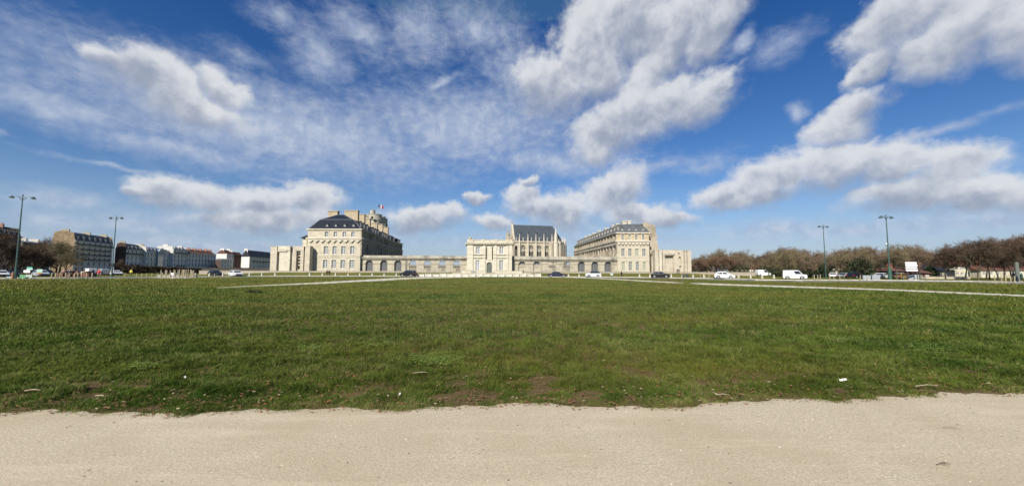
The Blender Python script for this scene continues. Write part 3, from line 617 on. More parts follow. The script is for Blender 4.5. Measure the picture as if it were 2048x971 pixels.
    for i in range(nd):
        c = (i+.7)*SL/nd
        if dorm[5] and i % 4 == 3: continue
        q = Vector(S0)+SDv*c-Vector((SDv.y, -SDv.x))*1.0
        dormer((q.x, q.y, zd), math.atan2(SDv.y, SDv.x), *((1.5, 2.0) if arched else (1.3, 2.2)), 2.2, S_OLD if arched else mat('weathered_lead', (.20, .20, .20), .6))
    return t, V, T, z
P1 = pavilion('castle_pavilion', 'long left pavilion with very dark mansard roof and broad tan chimney slabs', 155.0, 613.5, 720.3, 930, 803.5, 'R',
  dict(eave=457.3, mid=477.6, string=513, w1a=536.2, w1b=519.4, w2a=507.9, w2b=491.9, w3a=473.2, w3b=463.4),
  [([650.3, 667.6, 685.5, 703.3], 8.8, 519.4, 536.2), ([651.7, 669.2, 686.7, 704.6], 8.2, 491.9, 507.9), ([653.1, 670.6, 688.5, 706.0], 6.8, 463.2, 473.2)],
  'white', SL_DARK, 617.5, 721.5, (640.3, 706.9, 439, 4.5), (676, 688, 429.2, 10), 19,
  [(655.7, 674, 421.2, -3.2, 3, 2.0), (688.5, 715, 420.2, 6.5, 3, 1.6), (715, 728.2, 428, 6.5, 3, 1.5), (728, 739.3, 436.5, 6.5, 3, 1.5), (739.3, 754, 445.2, 6.5, 3, 1.5), (754, 764.7, 447.8, 6.5, 3, 1.5), (764.7, 776, 454, 6.5, 3, 1.5), (797, 803.5, 486, 7, 2, 2)],
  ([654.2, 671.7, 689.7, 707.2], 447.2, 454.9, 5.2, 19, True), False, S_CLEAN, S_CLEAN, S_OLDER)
P2 = pavilion('castle_pavilion', 'long right pavilion with weathered grey roof, round-topped dormers and many small chimneys', 163.0, 1234.6, 1299, 1003, 1149.6, 'L',
  dict(eave=464.4, mid=483.2, string=519.5, w1a=540.5, w1b=523.4, w2a=512.3, w2b=497, w3a=479.5, w3b=469.2),
  [([1246.7, 1260.7, 1274.8, 1288.5], 6.8, 523.4, 540.5), ([1246.0, 1259.9, 1273.8, 1287.8], 7.0, 497, 512.3), ([1245.3, 1258.9, 1272.7, 1286.6], 5.4, 469.2, 479.5)],
  'cream', SL_GREY, 1232.5, 1300, (1238.5, 1292, 455.5, 2.4), (1243.5, 1285, 447.6, 6), 18,
  [(1245.2, 1253.5, 442, -3.6, 3, 1.6), (1255.5, 1261.7, 440.6, -1.2, 3, 1.6), (1232.5, 1239, 447, -3.8, 2, 1.6), (1223.5, 1230, 450, -3.8, 2, 1.6), (1209.5, 1218, 456, -3.8, 2, 1.6), (1195.6, 1203.5, 461.5, -3.8, 2, 1.6), (1185.4, 1192.5, 465.8, -3.8, 2, 1.6), (1177.4, 1183.6, 469, -3.8, 2, 1.6), (1169.5, 1175.4, 472, -3.8, 2, 1.6)],
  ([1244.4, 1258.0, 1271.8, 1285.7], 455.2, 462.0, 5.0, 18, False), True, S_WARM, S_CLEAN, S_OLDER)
# small lower wing with a slate slope on the far side of the left pavilion
t = P1[0]; mb = MB(); a = at(606, 476.5, 158); b_ = at(619, 476.5, 158); mb.box(X(608.5, 158), X(617, 158), 156.2, 190, -1, a.z-.1); mb.build('wing_wall', S_CLEAN, t)
mb = MB(); top = at(618.5, 470, 158).z; mb.hexa([(a.x, 155.5, a.z), (b_.x, 155.5, a.z), (b_.x, 190, a.z), (a.x, 190, a.z)], [(b_.x-.4, 157, top), (b_.x, 157, top), (b_.x, 190, top), (b_.x-.4, 190, top)]); mb.build('wing_roof', SL_DARK, t)
# ------------------------------------------------------------------ keep behind
Yk = 262.0
t = thing('castle_keep', 'round-turreted medieval keep rising behind the left pavilion chimneys', 'keep', (X(748, Yk), Yk+12, 0))
mb = MB(); ztop = at(745, 429, Yk).z; mb.box(X(716, Yk), X(752, Yk), Yk, Yk+22, 0, ztop); mb.build('wall', S_KEEP, t)
def turret(px, w, pt, Y, nm='tower'):
    r = w/2/FPX*Y; z1 = at(px, pt, Y).z; c = (X(px, Y, pt), Y, 0)
    mb = MB(); mb.lathe(c, [(r*.94, 0), (r*.94, z1-4.6), (r*1.07, z1-4.0), (r*1.07, z1-3.2), (r*1.0, z1-3.1), (r*1.0, z1-.3), (r*1.06, z1-.3), (r*1.06, z1)], 24); return mb.build(nm, S_KEEP, t, smooth=False)
turret(750.5, 25, 429, Yk); turret(765, 12, 433, Yk+20); turret(745.5, 10, 420.2, Yk+6, 'stair_turret'); turret(763, 24, 449, Yk-6, 'tower')
mb = MB()
for (px, py_) in ((748.5, 439.5), (743.5, 434)): p = at(px, py_, Yk-5.0); mb.box(p.x-.5, p.x+.5, Yk-4.9, Yk-3.2, p.z-.9, p.z+.6)
mb.build('window', DARKV, t)
mb = MB(); 
for i in range(22): mb.box(X(716, Yk)+i*.62, X(716, Yk)+i*.62+.35, Yk-.35, Yk, ztop-1.6, ztop-.9)
mb.box(X(716, Yk), X(752, Yk), Yk-.4, Yk+.2, ztop-.9, ztop+.3); mb.build('parapet', S_KEEP, t)
p = at(757, 408.5, Yk+8)
ft = thing('flag', 'blue white and red flag flying over the castle keep', 'flag', (p.x, p.y, ztop))
mb = MB(); mb.tube([(p.x, p.y, ztop-4), (p.x, p.y, p.z+.4)], .09, 6); mb.build('flagpole', mat('grey_metal', (.35, .36, .38), .4, .5), ft)
mb = MB(); FW, FH, n = at(766.6, 412, Yk+8).x-p.x, p.z-at(757, 414.6, Yk+8).z, 18
for j in range(4):
    for i in range(n):
        f = lambda i_, j_: (p.x+FW*i_/n, p.y+.35*math.sin(i_*.8)+.15*j_*.2, p.z-FH*j_/4-.9*(i_/n)+.18*math.sin(i_*.7))
        mb.face([f(i, j), f(i+1, j), f(i+1, j+1), f(i, j+1)], min(2, i*3//n))
mb.build('cloth', [mat('flag_blue', (.015, .03, .14), .8), mat('flag_white', (.55, .55, .57), .8), mat('flag_red', (.42, .02, .04), .8)], ft, fix=False)
# ------------------------------------------------------------------ arcaded walls
def arcade(label, pa, Ya, pb, Yb, arches, ztop_py, arch_y, glazed, cn, lunette):
    A = Vector((X(pa, Ya, 530), Ya)); B = Vector((X(pb, Yb, 530), Yb)); D, L = unit(A, B); cp = (pa+pb)/2; Ym = (Ya+Yb)/2
    t = thing('arcade_wall', label, 'arcade', ((A.x+B.x)/2, Ym, 0)); zT = at(cp, ztop_py, Ym).z; ops = []; cs = []
    for c in arches:
        r = ray(c, 532); k = (A.x*r.y-A.y*r.x)/(r.x*D.y-r.y*D.x); cs.append(k)
        w = 14.2/FPX*Ym; ops.append((k-w/2, k+w/2, at(cp, arch_y[1], Ym).z, at(cp, arch_y[0], Ym).z, 1))
    mb = MB(); wall(mb, A, B, -1, zT, ops, 1.0); Nn = Vector((D.y, -D.x)); A2, B2 = A-Nn*1.0, B-Nn*1.0
    wall(mb, B2, A2, -1, zT, [(L-o[1], L-o[0], *o[2:]) for o in ops][::-1], 0.001); mb.face([(*A, zT), (*B, zT), (*B2, zT), (*A2, zT)]); mb.build('wall', S_OLD, t)
    mb = MB(); zc = at(cp, cn[1], Ym).z; zh = at(cp, cn[0], Ym).z-zc; mb.obox(A, D, 0, L, -1.2, .75, zc, zc+zh*.45); mb.obox(A, D, 0, L, -1.1, .4, zc-.5, zc-.004); mb.obox(A, D, 0, L, -1.1, .3, zc+zh*.45+.003, zc+zh); mb.build('cornice', S_CORN, t)
    mb = MB(); zs = at(cp, 527.4, Ym).z; e = [0]+[v for o in ops for v in (o[0]-.12, o[1]+.12)]+[L]
    for i in range(0, len(e), 2): mb.obox(A, D, e[i], e[i+1], -.1, .18, zs-.12, zs+.14)
    for o in ops: mb.obox(A, D, (o[0]+o[1])/2-.3, (o[0]+o[1])/2+.3, -.1, .22, o[3]-.02, o[3]+.75)
    mb.build('impost_course', S_OLD, t)
    for i, (o, k) in enumerate(zip(ops, cs)):
        w, h = o[1]-o[0], o[3]-o[2]
        if i in glazed: put_window(win_mesh(w+.1, h, 4, 3, 1, mat('brown_window_frame', (.13, .09, .06), .6) if glazed[i] == 'd' else WHITE, GLASS, .1, glazed[i]), A, D, k, o[2], t, .85)
    # rear wall of the gallery, lower, with blocked doorways
    Bk = 13.0; og = [k for i, k in enumerate(cs) if i not in glazed]; A3, B3 = A-Nn*Bk+D*(min(og)-4), A-Nn*Bk+D*(max(og)+8); k_0 = min(og)-4; zb = at(cp, 529.3, Ym+Bk).z
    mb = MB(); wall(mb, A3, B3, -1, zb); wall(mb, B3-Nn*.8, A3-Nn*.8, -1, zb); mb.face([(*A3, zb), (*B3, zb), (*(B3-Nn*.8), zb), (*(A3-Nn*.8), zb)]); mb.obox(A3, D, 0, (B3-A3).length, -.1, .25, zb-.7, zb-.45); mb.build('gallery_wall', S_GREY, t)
    for i, k in enumerate(cs):
        if i in glazed: continue
        hw = (.9, .8, 1.0, .7)[i % 4]; sh_ = k-k_0+(A.x+D.x*k)*Bk/Ym; mb = MB(); mb.obox(A3, D, sh_-hw, sh_+hw, -.1, .12, -.5, zb-(1.9, 1.6, 1.5, 2.2)[i % 4]); mb.build('blocked_doorway', S_OLD, t)
        if lunette and i < 2:
            o = ops[i]; put_window(win_mesh(o[1]-o[0]-.05, (o[1]-o[0])*.5+.35, 4, 1, 1, S_OLD, GLASS, .14, 'lun'), A, D, k, o[3]-(o[1]-o[0])*.5-.35, t, .75)
            mb = MB(); mb.obox(A, D, o[0]+.003, o[1]-.003, -.95, -.5, o[3]-(o[1]-o[0])*.5-.85, o[3]-(o[1]-o[0])*.5-.36); mb.obox(A, D, o[0]+.003, o[1]-.003, -.95, -.65, -.5, o[3]-(o[1]-o[0])*.5-.853); mb.build('infill', S_OLD, t)
    mb = MB()
    for i, k in enumerate(cs):
        if i in glazed: continue
        mb.obox(A, D, k-.95, k+.95, -1.6, -1.4, 5.3, 5.5)
    mb.build('tie_bar', mat('pale_bar', (.5, .5, .48), .6), t)
    return t, A, D, L, zT
AL = arcade('left arcade wall between dark-roofed pavilion and white gatehouse, three arches glazed', 720.4, 156.2, 934.5, 160.2, [738.3, 767.5, 795.7, 825.8, 854.8, 884.3, 913.3], 513, (520.0, 541.6), {0: 'd', 1: 'd', 2: 'd'}, (510.8, 516.4), None)
AR = arcade('right arcade wall between white gatehouse and grey-roofed pavilion, three arches glazed', 1023.5, 160.5, 1234.4, 163.6, [1044.0, 1073.6, 1104.2, 1133.4, 1162.8, 1189.8, 1216.0], 515, (522.6, 543.4), {4: 'd', 5: 'd', 6: 'd'}, (512.4, 519.2), True)
t, A, D, L, zT = AL; mb = MB()
for c in (811.5, 813.6): 
    r = ray(c, 532); k = (A.x*r.y-A.y*r.x)/(r.x*D.y-r.y*D.x); p = A+D*k+Vector((D.y, -D.x))*.12; mb.tube([(p.x, p.y, 0), (p.x, p.y, zT)], .09, 6)
mb.build('downpipe', mat('zinc_pipe', (.12, .12, .12), .5), t)
# ------------------------------------------------------------------ gatehouse
Yg = 158.2
t = thing('gatehouse', 'white stone gatehouse in the middle with arched door and small pediment', 'gatehouse', (X(979, Yg), Yg, 0))
zg = lambda py: at(979, py, Yg).z; xg = lambda px, py=520: X(px, Yg, py)
P, Q = Vector((xg(934), Yg)), Vector((xg(1023.8), Yg)); Lg = Q.x-P.x; s_ = lambda px, py=520: xg(px, py)-P.x
ops = []
for c, cu in ((955.2, 955.5), (1002.4, 1002.8)):
    ops += [(s_(c-4.2), s_(c+4.2), zg(540), zg(520.2)), (s_(cu-4.2), s_(cu+4.2), zg(507.7), zg(493.2))]
op_door = (s_(973.2), s_(984.2), zg(544.8), zg(523.6), 1)
slots = [(s_(972.2), s_(974.1), zg(519), zg(493)), (s_(984), s_(985.9), zg(519), zg(493))]
mb = MB(); wall(mb, P, Q, -1, zg(479.6), ops+[op_door]+slots, .75); Bk = 9.0
wall(mb, (Q.x, Yg), (Q.x, Yg+Bk), -1, zg(479.6)); wall(mb, (P.x, Yg+Bk), (P.x, Yg), -1, zg(479.6)); wall(mb, (Q.x, Yg+Bk), (P.x, Yg+Bk), -1, zg(479.6)); zz = zg(480.2)
mb.face([(P.x, Yg, zz), (Q.x, Yg, zz), (Q.x, Yg+Bk, zz), (P.x, Yg+Bk, zz)]); mb.build('wall', S_PALE, t)
for i, o in enumerate(ops): put_window(win_mesh(o[1]-o[0], o[3]-o[2], 2, 5 if i % 2 == 0 else 4, 0, WHITE, GLASSB if i == 0 else GLASS, .14, 'g%d' % (i == 0)), P, Vector((1, 0)), (o[0]+o[1])/2, o[2], t, .3)
mb = MB(); w, h = op_door[1]-op_door[0], op_door[3]-op_door[2]; cx_ = P.x+(op_door[0]+op_door[1])/2; r = w/2
pts = [(-r, 0), (r, 0)]+[(r*math.cos(math.pi*q/10), h-r+r*math.sin(math.pi*q/10)) for q in range(11)]
mb.hexa([(cx_+x, Yg+.45, op_door[2]+z) for x, z in pts], [(cx_+x, Yg+.6, op_door[2]+z) for x, z in pts])
for q in range(5): mb.box(cx_-r+.3+q*(w-.6)/4-.04, cx_-r+.3+q*(w-.6)/4+.04, Yg+.4, Yg+.45, op_door[2], op_door[3]-.9)
d = mb.build('door', GREYDOOR, t); mb = MB(); mb.box(cx_+.1, cx_+.3, Yg+.33, Yg+.399, op_door[2]+1.0, op_door[2]+1.3); mb.build('handle', IRON, d)
mb = MB()
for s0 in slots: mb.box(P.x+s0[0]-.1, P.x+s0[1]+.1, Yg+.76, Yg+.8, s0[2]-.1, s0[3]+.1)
mb.build('drawbridge_slot', mat('painted_slot_shade', (.06, .05, .04), .95), t)  # slot backs nearly black; the shade inside is put into the colour
mb = MB(); mb.box(xg(974.2), xg(983.9), Yg-.14, Yg+.1, zg(519.5), zg(493.6)); mb.build('panel', S_PALE, t)
mb = MB(); D1 = Vector((1, 0))
for pa, pb, o_ in ((934, 946.2, .35), (966.5, 970.8, .3), (988.6, 993.4, .3), (1012.2, 1017, .28), (1018.2, 1023.8, .38)): mb.box(xg(pa), xg(pb), Yg-o_, Yg+.1, -.5, zg(488.6))
mb.build('pilaster', S_PALE, t)
mb = MB()
for py_, h, o_ in ((488.8, .45, .75), (486.6, .3, .95), (509.4, .28, .42), (515.6, .25, .4), (542, .5, .45)):
    if py_ > 500:
        for pa, pb in ((934, 970.9), (987, 1023.8)): mb.box(xg(pa)-.04, xg(pb)+.04, Yg-o_, Yg+.1, zg(py_), zg(py_)+h)
    else: mb.box(P.x-o_*.8, Q.x+o_*.8, Yg-o_, Yg+Bk+.3, zg(py_), zg(py_)+h)
mb.build('cornice', S_CLEAN, t)
mb = MB(); pz = zg(487.0)+.2; ap = zg(482.6)
mb.hexa([(xg(967.5), Yg-.9, pz), (xg(990), Yg-.9, pz), (xg(978.8), Yg-.9, ap)], [(xg(967.5), Yg+.6, pz), (xg(990), Yg+.6, pz), (xg(978.8), Yg+.6, ap)]); mb.build('pediment', S_PALE, t)
mb = MB(); zb0, zb1 = zg(486.0)+.1, zg(479.3)
for pa, pb in ((935, 947), (963, 969), (988, 995), (1011, 1024)): mb.box(xg(pa), xg(pb), Yg-.25, Yg+.9, zb0, zb1+.25)
for pa, pb in ((947, 963), (969, 988), (995, 1011)):
    mb.box(xg(pa), xg(pb), Yg-.12, Yg+.5, zb1-.3, zb1); n = int((xg(pb)-xg(pa))/.55)
    for i in range(n): xx = xg(pa)+(i+.5)*(xg(pb)-xg(pa))/n; mb.lathe((xx, Yg+.2, zb0), [(.1, 0), (.17, .25), (.08, .6), (.12, zb1-zb0-.31)], 6)
mb.build('balustrade', S_CLEAN, t)
for (px, dz) in ((940, .5), (1018, .7)):
    mb = MB(); c = (xg(px), Yg+.3, zb1+.25); mb.lathe(c, [(.7, 0), (.75, .3), (.4, .5), (.55, .9), (.2, 1.1)], 10); mb.build('finial', S_OLD, t)
mb = MB(); mb.box(xg(931.4), xg(933.2), Yg+.3, Yg+.9, zg(491.8), zg(488.6)); mb.build('lantern', IRON, t)
# ------------------------------------------------------------------ chapel
Yc = 246.0; V = dirpx(835); Dc = Vector((V.y, -V.x)); Pc = Vector((X(1028.5, Yc, 500), Yc)); 
t = thing('chapel', 'gothic chapel behind the arcade with steep blue-grey roof, pinnacles and traceried windows', 'chapel', (Pc.x+14, Yc+8, 0))
def ka(px, py=500, back=0.0):
    r = ray(px, py); o = Pc+V*back; return (o.x*r.y-o.y*r.x)/(r.x*Dc.y-r.y*Dc.x)
def kz(px, py, back=0.0):
    k = ka(px, py, back); Y = (Pc+V*back+Dc*k).y; return at(px, py, Y).z
Lc = ka(1121.5); ze = kz(1075, 484.5); wz0, wz1 = kz(1060, 514), kz(1060, 491); BW = 14.0
ops = []; gz = []
for c, w in ((1032.6, 5.6), (1045.9, 10.2), (1062, 10.2), (1078, 10.2), (1094.2, 10.2), (1117, 3.2)):
    k = ka(c); ww = w/FPX*Yc*1.02; z1 = wz1 if w > 4 else (kz(c, 492) if c < 1100 else kz(c, 500)); ops.append((k-ww/2, k+ww/2, wz0, z1, 1.25)); gz.append((k, ww, z1))
mb = MB(); E = Pc+Dc*Lc; wall(mb, Pc, E, 0, ze, ops, .9)
# polygonal apse and gable wall
ap = [E, E+Dc*3.6+V*3.0, E+Dc*5.2+V*7.0, E+Dc*3.6+V*11, E+V*BW]
seg_wall(mb, [tuple(p) for p in ap], 0, ze-.4); W0 = Pc+V*BW; wall(mb, W0, Pc, 0, ze); wall(mb, E+V*BW, W0, 0, ze)
rid = kz(1040, 449.9, BW/2); g0, g1 = Pc-Dc*.3, W0-Dc*.3; ga = (g0+g1)/2
mb.hexa([(*g0, ze-1), (*g1, ze-1), (*ga, rid+.9)], [(*(g0+Dc*1.1), ze-1), (*(g1+Dc*1.1), ze-1), (*(ga+Dc*1.1), rid+.9)])
mb.build('wall', S_CLEAN, t)
lance = mat('leaded_dark_glass', (.018, .021, .026), .6, spec=.2)
for k, ww, z1 in gz:
    h = z1-wz0; r = ww/2; sp = h-r*1.25; nl = 4 if ww > 2 else (2 if ww > 1 else 1)
    mb = MB(); pts = [(-r, 0), (r, 0)]+[(r*math.cos(math.pi*q/10), sp+r*1.25*math.sin(math.pi*q/10)) for q in range(11)]
    mb.hexa([(x, .15, z) for x, z in pts], [(x, .25, z) for x, z in pts], 1)
    for i in range(1, nl): x = -r+ww*i/nl; mb.box(x-.055, x+.055, -.08, .1, 0, h*.62)
    if nl == 4:
        for cx2, cz, rr in ((-r*.5, h*.68, r*.42), (r*.5, h*.68, r*.42), (0, h*.80, r*.45), (-r*.25, h*.6, r*.24), (r*.25, h*.6, r*.24), (0, h*.66, r*.2)):
            n = 12
            for q in range(n):
                a0, a1 = 2*math.pi*q/n, 2*math.pi*(q+1)/n; ri, ro = rr-.14, rr+.14
                mb.hexa([(cx2+ri*math.cos(a0), -.1, cz+ri*math.sin(a0)), (cx2+ro*math.cos(a0), -.1, cz+ro*math.sin(a0)), (cx2+ro*math.cos(a1), -.1, cz+ro*math.sin(a1)), (cx2+ri*math.cos(a1), -.1, cz+ri*math.sin(a1))], [(cx2+ri*math.cos(a0), .1, cz+ri*math.sin(a0)), (cx2+ro*math.cos(a0), .1, cz+ro*math.sin(a0)), (cx2+ro*math.cos(a1), .1, cz+ro*math.sin(a1)), (cx2+ri*math.cos(a1), .1, cz+ri*math.sin(a1))])
        mb.box(-r, r, -.1, .1, h*.5, h*.5+.22)
    me = mb.mesh('tracery_window', [S_PALE, lance]); put_window(me, Pc, Dc, k, wz0, t, .6, 'window')
def spire(k, base, top, w, out, parent, bz0=0, nm='buttress'):
    mb = MB(); P0 = Pc; mb.obox(P0, Dc, k-w/2, k+w/2, -.3, out, bz0, base)
    c = P0+Dc*k+Vector((Dc.y, -Dc.x))*(out-w/2)
    mb.obox(tuple(c), Dc, -w*.62, w*.62, -w*.62, w*.62, base-.5, base+.02)
    q = [(-w*.42, -w*.42), (w*.42, -w*.42), (w*.42, w*.42), (-w*.42, w*.42)]; mb.hexa([(c.x+a, c.y+b2, base) for a, b2 in q], [(c.x+a*.12, c.y+b2*.12, top) for a, b2 in q])
    for f in (.25, .45, .65, .82):
        s2 = w*.42*(1-f)+.09; zc = base+(top-base)*f
        for a, b2 in ((s2, 0), (-s2, 0), (0, -s2)): mb.box(c.x+a-.1, c.x+a+.1, c.y+b2-.1, c.y+b2+.1, zc, zc+.28)
    mb.lathe((c.x, c.y, top-.1), [(.2, 0), (.22, .2), (.05, .5)], 6)
    return mb.build(nm, S_PALE, parent)
for px in (1038.4, 1055.3, 1071.3, 1087.3, 1103.5): spire(ka(px), kz(px, 482), kz(px, 468.5), .85, 1.0, t)
for px in (1032.7, 1046.3, 1062.6, 1078.5, 1094.5): spire(ka(px), kz(px, 481.5), kz(px, 475.3), .5, .3, t, ze-.4, 'pinnacle')
for px, d_, tp in ((1117.3, 0, 477), (1124.2, 2.6, 472.5), (1128.6, 5, 472.5), (1131, 8, 477)):
    k = ka(px, 500, d_); P_ = Pc+V*d_; mb = MB(); w = 1.1; c = P_+Dc*k; base = ze+.3; tp_ = at(px, tp, c.y).z
    mb.obox(tuple(c), Dc, -w/2, w/2, -w/2, w/2, 0, base); q = [(-w*.45, -w*.45), (w*.45, -w*.45), (w*.45, w*.45), (-w*.45, w*.45)]; mb.hexa([(c.x+a, c.y+b2, base) for a, b2 in q], [(c.x+a*.1, c.y+b2*.1, tp_) for a, b2 in q]); mb.build('buttress', S_PALE, t)
k = ka(1110.6); c = Pc+Dc*k-V*1.0; mb = MB(); r = 3.6/FPX*Yc*1.05; z1 = kz(1110, 474); z2 = kz(1110, 455.5)
mb.lathe((c.x, c.y, 0), [(r*1.25, 0), (r*1.25, ze-.3), (r*1.4, ze), (r*1.4, ze+.4), (r, ze+.5), (r, z1-.3), (r*1.15, z1-.2), (r*1.15, z1), (r*.85, z1+.1), (.12, z2)], 8); mb.build('stair_turret', S_PALE, t)
mb = MB(); mb.lathe((c.x-3.2, c.y+.3, 0), [(1.6, 0), (1.6, ze-.3)], 8); mb.build('buttress', S_OLD, t)
mb = MB(); mb.obox(tuple(Pc), Dc, -.5, Lc+.5, -.2, .45, ze-.25, ze+.1); mb.obox(tuple(Pc), Dc, 0, Lc, -.2, .15, ze+.103, ze+.9)
for k, ww, z1 in gz[1:5]:   # gablets over the windows
    for q in range(10):
        a0, a1 = math.pi*q/10, math.pi*(q+1)/10; R1_, R2_ = ww/2+.25, ww/2+.55; cz = z1-ww/2*1.25
        f = lambda rr, a: (Pc.x+Dc.x*(k+rr*math.cos(a))-V.x*.25, Pc.y+Dc.y*(k+rr*math.cos(a))-V.y*.25, cz+rr*1.3*math.sin(a)); g_ = lambda rr, a: (f(rr, a)[0]+V.x*.3, f(rr, a)[1]+V.y*.3, f(rr, a)[2])
        mb.hexa([f(R1_, a0), f(R2_, a0), f(R2_, a1), f(R1_, a1)], [g_(R1_, a0), g_(R2_, a0), g_(R2_, a1), g_(R1_, a1)])
mb.build('cornice', S_OLD, t)
a0 = Pc+Dc*.9; rs0 = Pc+V*(BW/2)+Dc*.9; k2 = ka(1104.5, 452, BW/2); rs1 = Pc+V*(BW/2)+Dc*k2
mb = MB(); mb.hexa([(*a0, ze+.15), (*(Pc+Dc*(Lc+.2)), ze+.15), *[(*(p+Dc*.0), ze+.1) for p in ap[1:4]], (*(Pc+V*BW+Dc*(Lc+.2)), ze+.15), (*(W0+Dc*.9), ze+.15)],
    [(*(rs0-V*.05), rid), (*(rs1-V*.05), rid), (*(rs1-V*.02+Dc*.02), rid), (*(rs1+Dc*.04), rid), (*(rs1+V*.02+Dc*.02), rid), (*(rs1+V*.05), rid), (*(rs0+V*.05), rid)]); rf = mb.build('roof', SL_BLUE, t)
for px in (1042, 1057, 1074, 1092, 1103):
    f = .52; k = ka(px, 463, BW/2*f); zz = ze+(rid-ze)*f; mb = MB(); mb.obox(tuple(Pc+V*(BW/2*f)), Dc, k-.4, k+.4, -1.2, .12, zz-.2, zz+.5); mb.hexa([(0, 0, 0)]*3, [(0, 0, 0)]*3) if 0 else None; mb.build('dormer', SL_DARK, rf)
mb = MB(); mb.tube([(*rs0, rid), (*rs1, rid)], .2, 5); mb.build('ridge_crest', LEAD, rf)
fp = ga+Dc*.5; mb = MB(); ft_ = at(1023, 438.5, fp.y).z; mb.lathe((fp.x, fp.y, rid), [(.5, 0), (.3, .8), (.6, 1.1), (.2, 1.4), (.12, ft_-rid)], 6); mb.box(fp.x-.5, fp.x+.5, fp.y-.08, fp.y+.08, ft_-1.2, ft_-1.0); mb.build('finial', S_OLDER, t)
fp = rs1; mb = MB(); mb.lathe((fp.x, fp.y, rid-.2), [(.25, 0), (.3, .5), (.1, .9), (.06, 1.8)], 6); mb.build('finial', LEAD, rf)
c = W0-Dc*1.0; mb = MB(); tz = at(1017.6, 457.5, c.y).z; mb.lathe((c.x, c.y, 0), [(1.5, 0), (1.5, ze+1.2), (1.7, ze+1.3), (1.7, ze+1.7), (1.2, ze+1.8), (1.2, tz-3.4), (.9, tz-3.2), (.15, tz)], 8); mb.build('stair_turret', S_OLDER, t)
for bk, tp in ((0, 3.5), (2.4, 5), (4.6, 4)):
    c = Pc+V*bk-Dc*.9; mb = MB(); mb.box(c.x-.6, c.x+.6, c.y-.6, c.y+.6, 0, ze+tp*.3); mb.hexa([(c.x-.5, c.y-.5, ze+tp*.3), (c.x+.5, c.y-.5, ze+tp*.3), (c.x+.5, c.y+.5, ze+tp*.3), (c.x-.5, c.y+.5, ze+tp*.3)], [(c.x-.05, c.y-.05, ze+tp), (c.x+.05, c.y-.05, ze+tp), (c.x+.05, c.y+.05, ze+tp), (c.x-.05, c.y+.05, ze+tp)]); mb.build('buttress', S_OLDER, t)
# ------------------------------------------------------------------ moat parapet, bridge parapets, stone blocks
PAR = stone('parapet_stone', (.38, .34, .28), dirt=.45, bw=1.4, bh=.4)
def parapet(label, pa, pb, Y, top, w=.5, base=-.2, m=None):
    x0, x1 = X(pa, Y, 543), X(pb, Y, 543); zt_ = at((pa+pb)/2, top, Y).z
    mb = MB(); mb.box(x0, x1, Y, Y+w, base, zt_-.14); mb.box(x0-.05, x1+.05, Y-.07, Y+w+.07, zt_-.14, zt_); o = mb.build('moat_wall', m or PAR); return tag(o, label, 'wall')
parapet('long low moat wall in front of the left arcade and dark-roofed pavilion', 398, 922, 139.5, 541.3)
parapet('long low moat wall in front of the right arcade, pavilion and corner tower', 1046, 1512, 139.5, 543.2)
parapet('white bridge wall standing left of the gatehouse door', 922.6, 971, 131.5, 541.2, .5, -.2, S_PALE)
parapet('white bridge wall standing right of the gatehouse door', 990, 1044.5, 131.5, 541.4, .5, -.2, S_PALE)
parapet('plain cream causeway wall low in front of the gatehouse', 905, 1062, 126.5, 545.6, .5, -.2, S_CLEAN)
BLK = mat('white_stone_block', (.52, .49, .42), .9, 0, .3, 1.2, .3, 6)
mbk = MB(); mbk.hexa([(-.92, -.3, 0), (.92, -.3, 0), (.92, .3, 0), (-.92, .3, 0)], [(-.88, -.26, .74), (.88, -.26, .74), (.88, .26, .74), (-.88, .26, .74)]); bme = mbk.mesh('stone_block', BLK)
n = 17
for i in range(n):
    px = 838+i*14.9; g_ = ground(px, 553.0-.2*math.sin(i)); o = put(bme, 'stone_block', None, (g_.x, g_.y+2.2, 0), random.uniform(-.05, .05), (random.uniform(.94, 1.02), 1, random.uniform(.86, 1.1)))
    tag(o, 'stone block by the road before '+lmark(px), 'stone block', 'stone blocks lining the road')
mbk = MB(); mbk.lathe((0, 0, 0), [(.27, 0), (.24, .12), (.19, .62), (.17, .74), (.06, .8)], 4, off=.5); bol = mbk.mesh('stone_bollard', BLK)
for px in (419, 446, 499, 524, 550, 619, 644.5, 671, 696, 719.6, 744.3, 768.4, 792.8, 1137, 1158, 1201.5, 1279, 1299.8, 1342.4, 1364.3, 1386, 1407.5, 1477, 1501, 1524.3, 1547.8, 391):
    yb = np.interp(px, [390, 550, 800, 1140, 1300, 1410, 1550], [552.3, 552.0, 552.2, 553.6, 554.3, 555.2, 556.8]); g_ = ground(px, yb-.7)
    o = put(bol, 'stone_bollard', None, (g_.x, g_.y, hgt(g_.x, g_.y)), random.uniform(-.2, .2), (1, 1, random.uniform(.9, 1.08)))
    tag(o, 'tapered bollard before '+lmark(px), 'bollard', 'stone bollards along the road left and centre' if px < 1200 else 'stone bollards along the road to the right')
g_ = ground(947.5, 550); mb = MB(); c = (X(947.5, 130.8, 544), 130.6); pz = at(947, 541.4, 130.6).z
t = thing('information_board', 'grey slanted information board by the left bridge wall of the gatehouse', 'information panel', (c[0], c[1], 0))
mb.hexa([(c[0]-.95, c[1]-.3, pz-.95), (c[0]+.95, c[1]-.3, pz-.95), (c[0]+.95, c[1]-.25, pz-1.0), (c[0]-.95, c[1]-.25, pz-1.0)], [(c[0]-.85, c[1]+.2, pz), (c[0]+.85, c[1]+.2, pz), (c[0]+.85, c[1]+.25, pz-.05), (c[0]-.85, c[1]+.25, pz-.05)]); mb.build('panel', mat('grey_panel', (.14, .14, .155), .5), t)
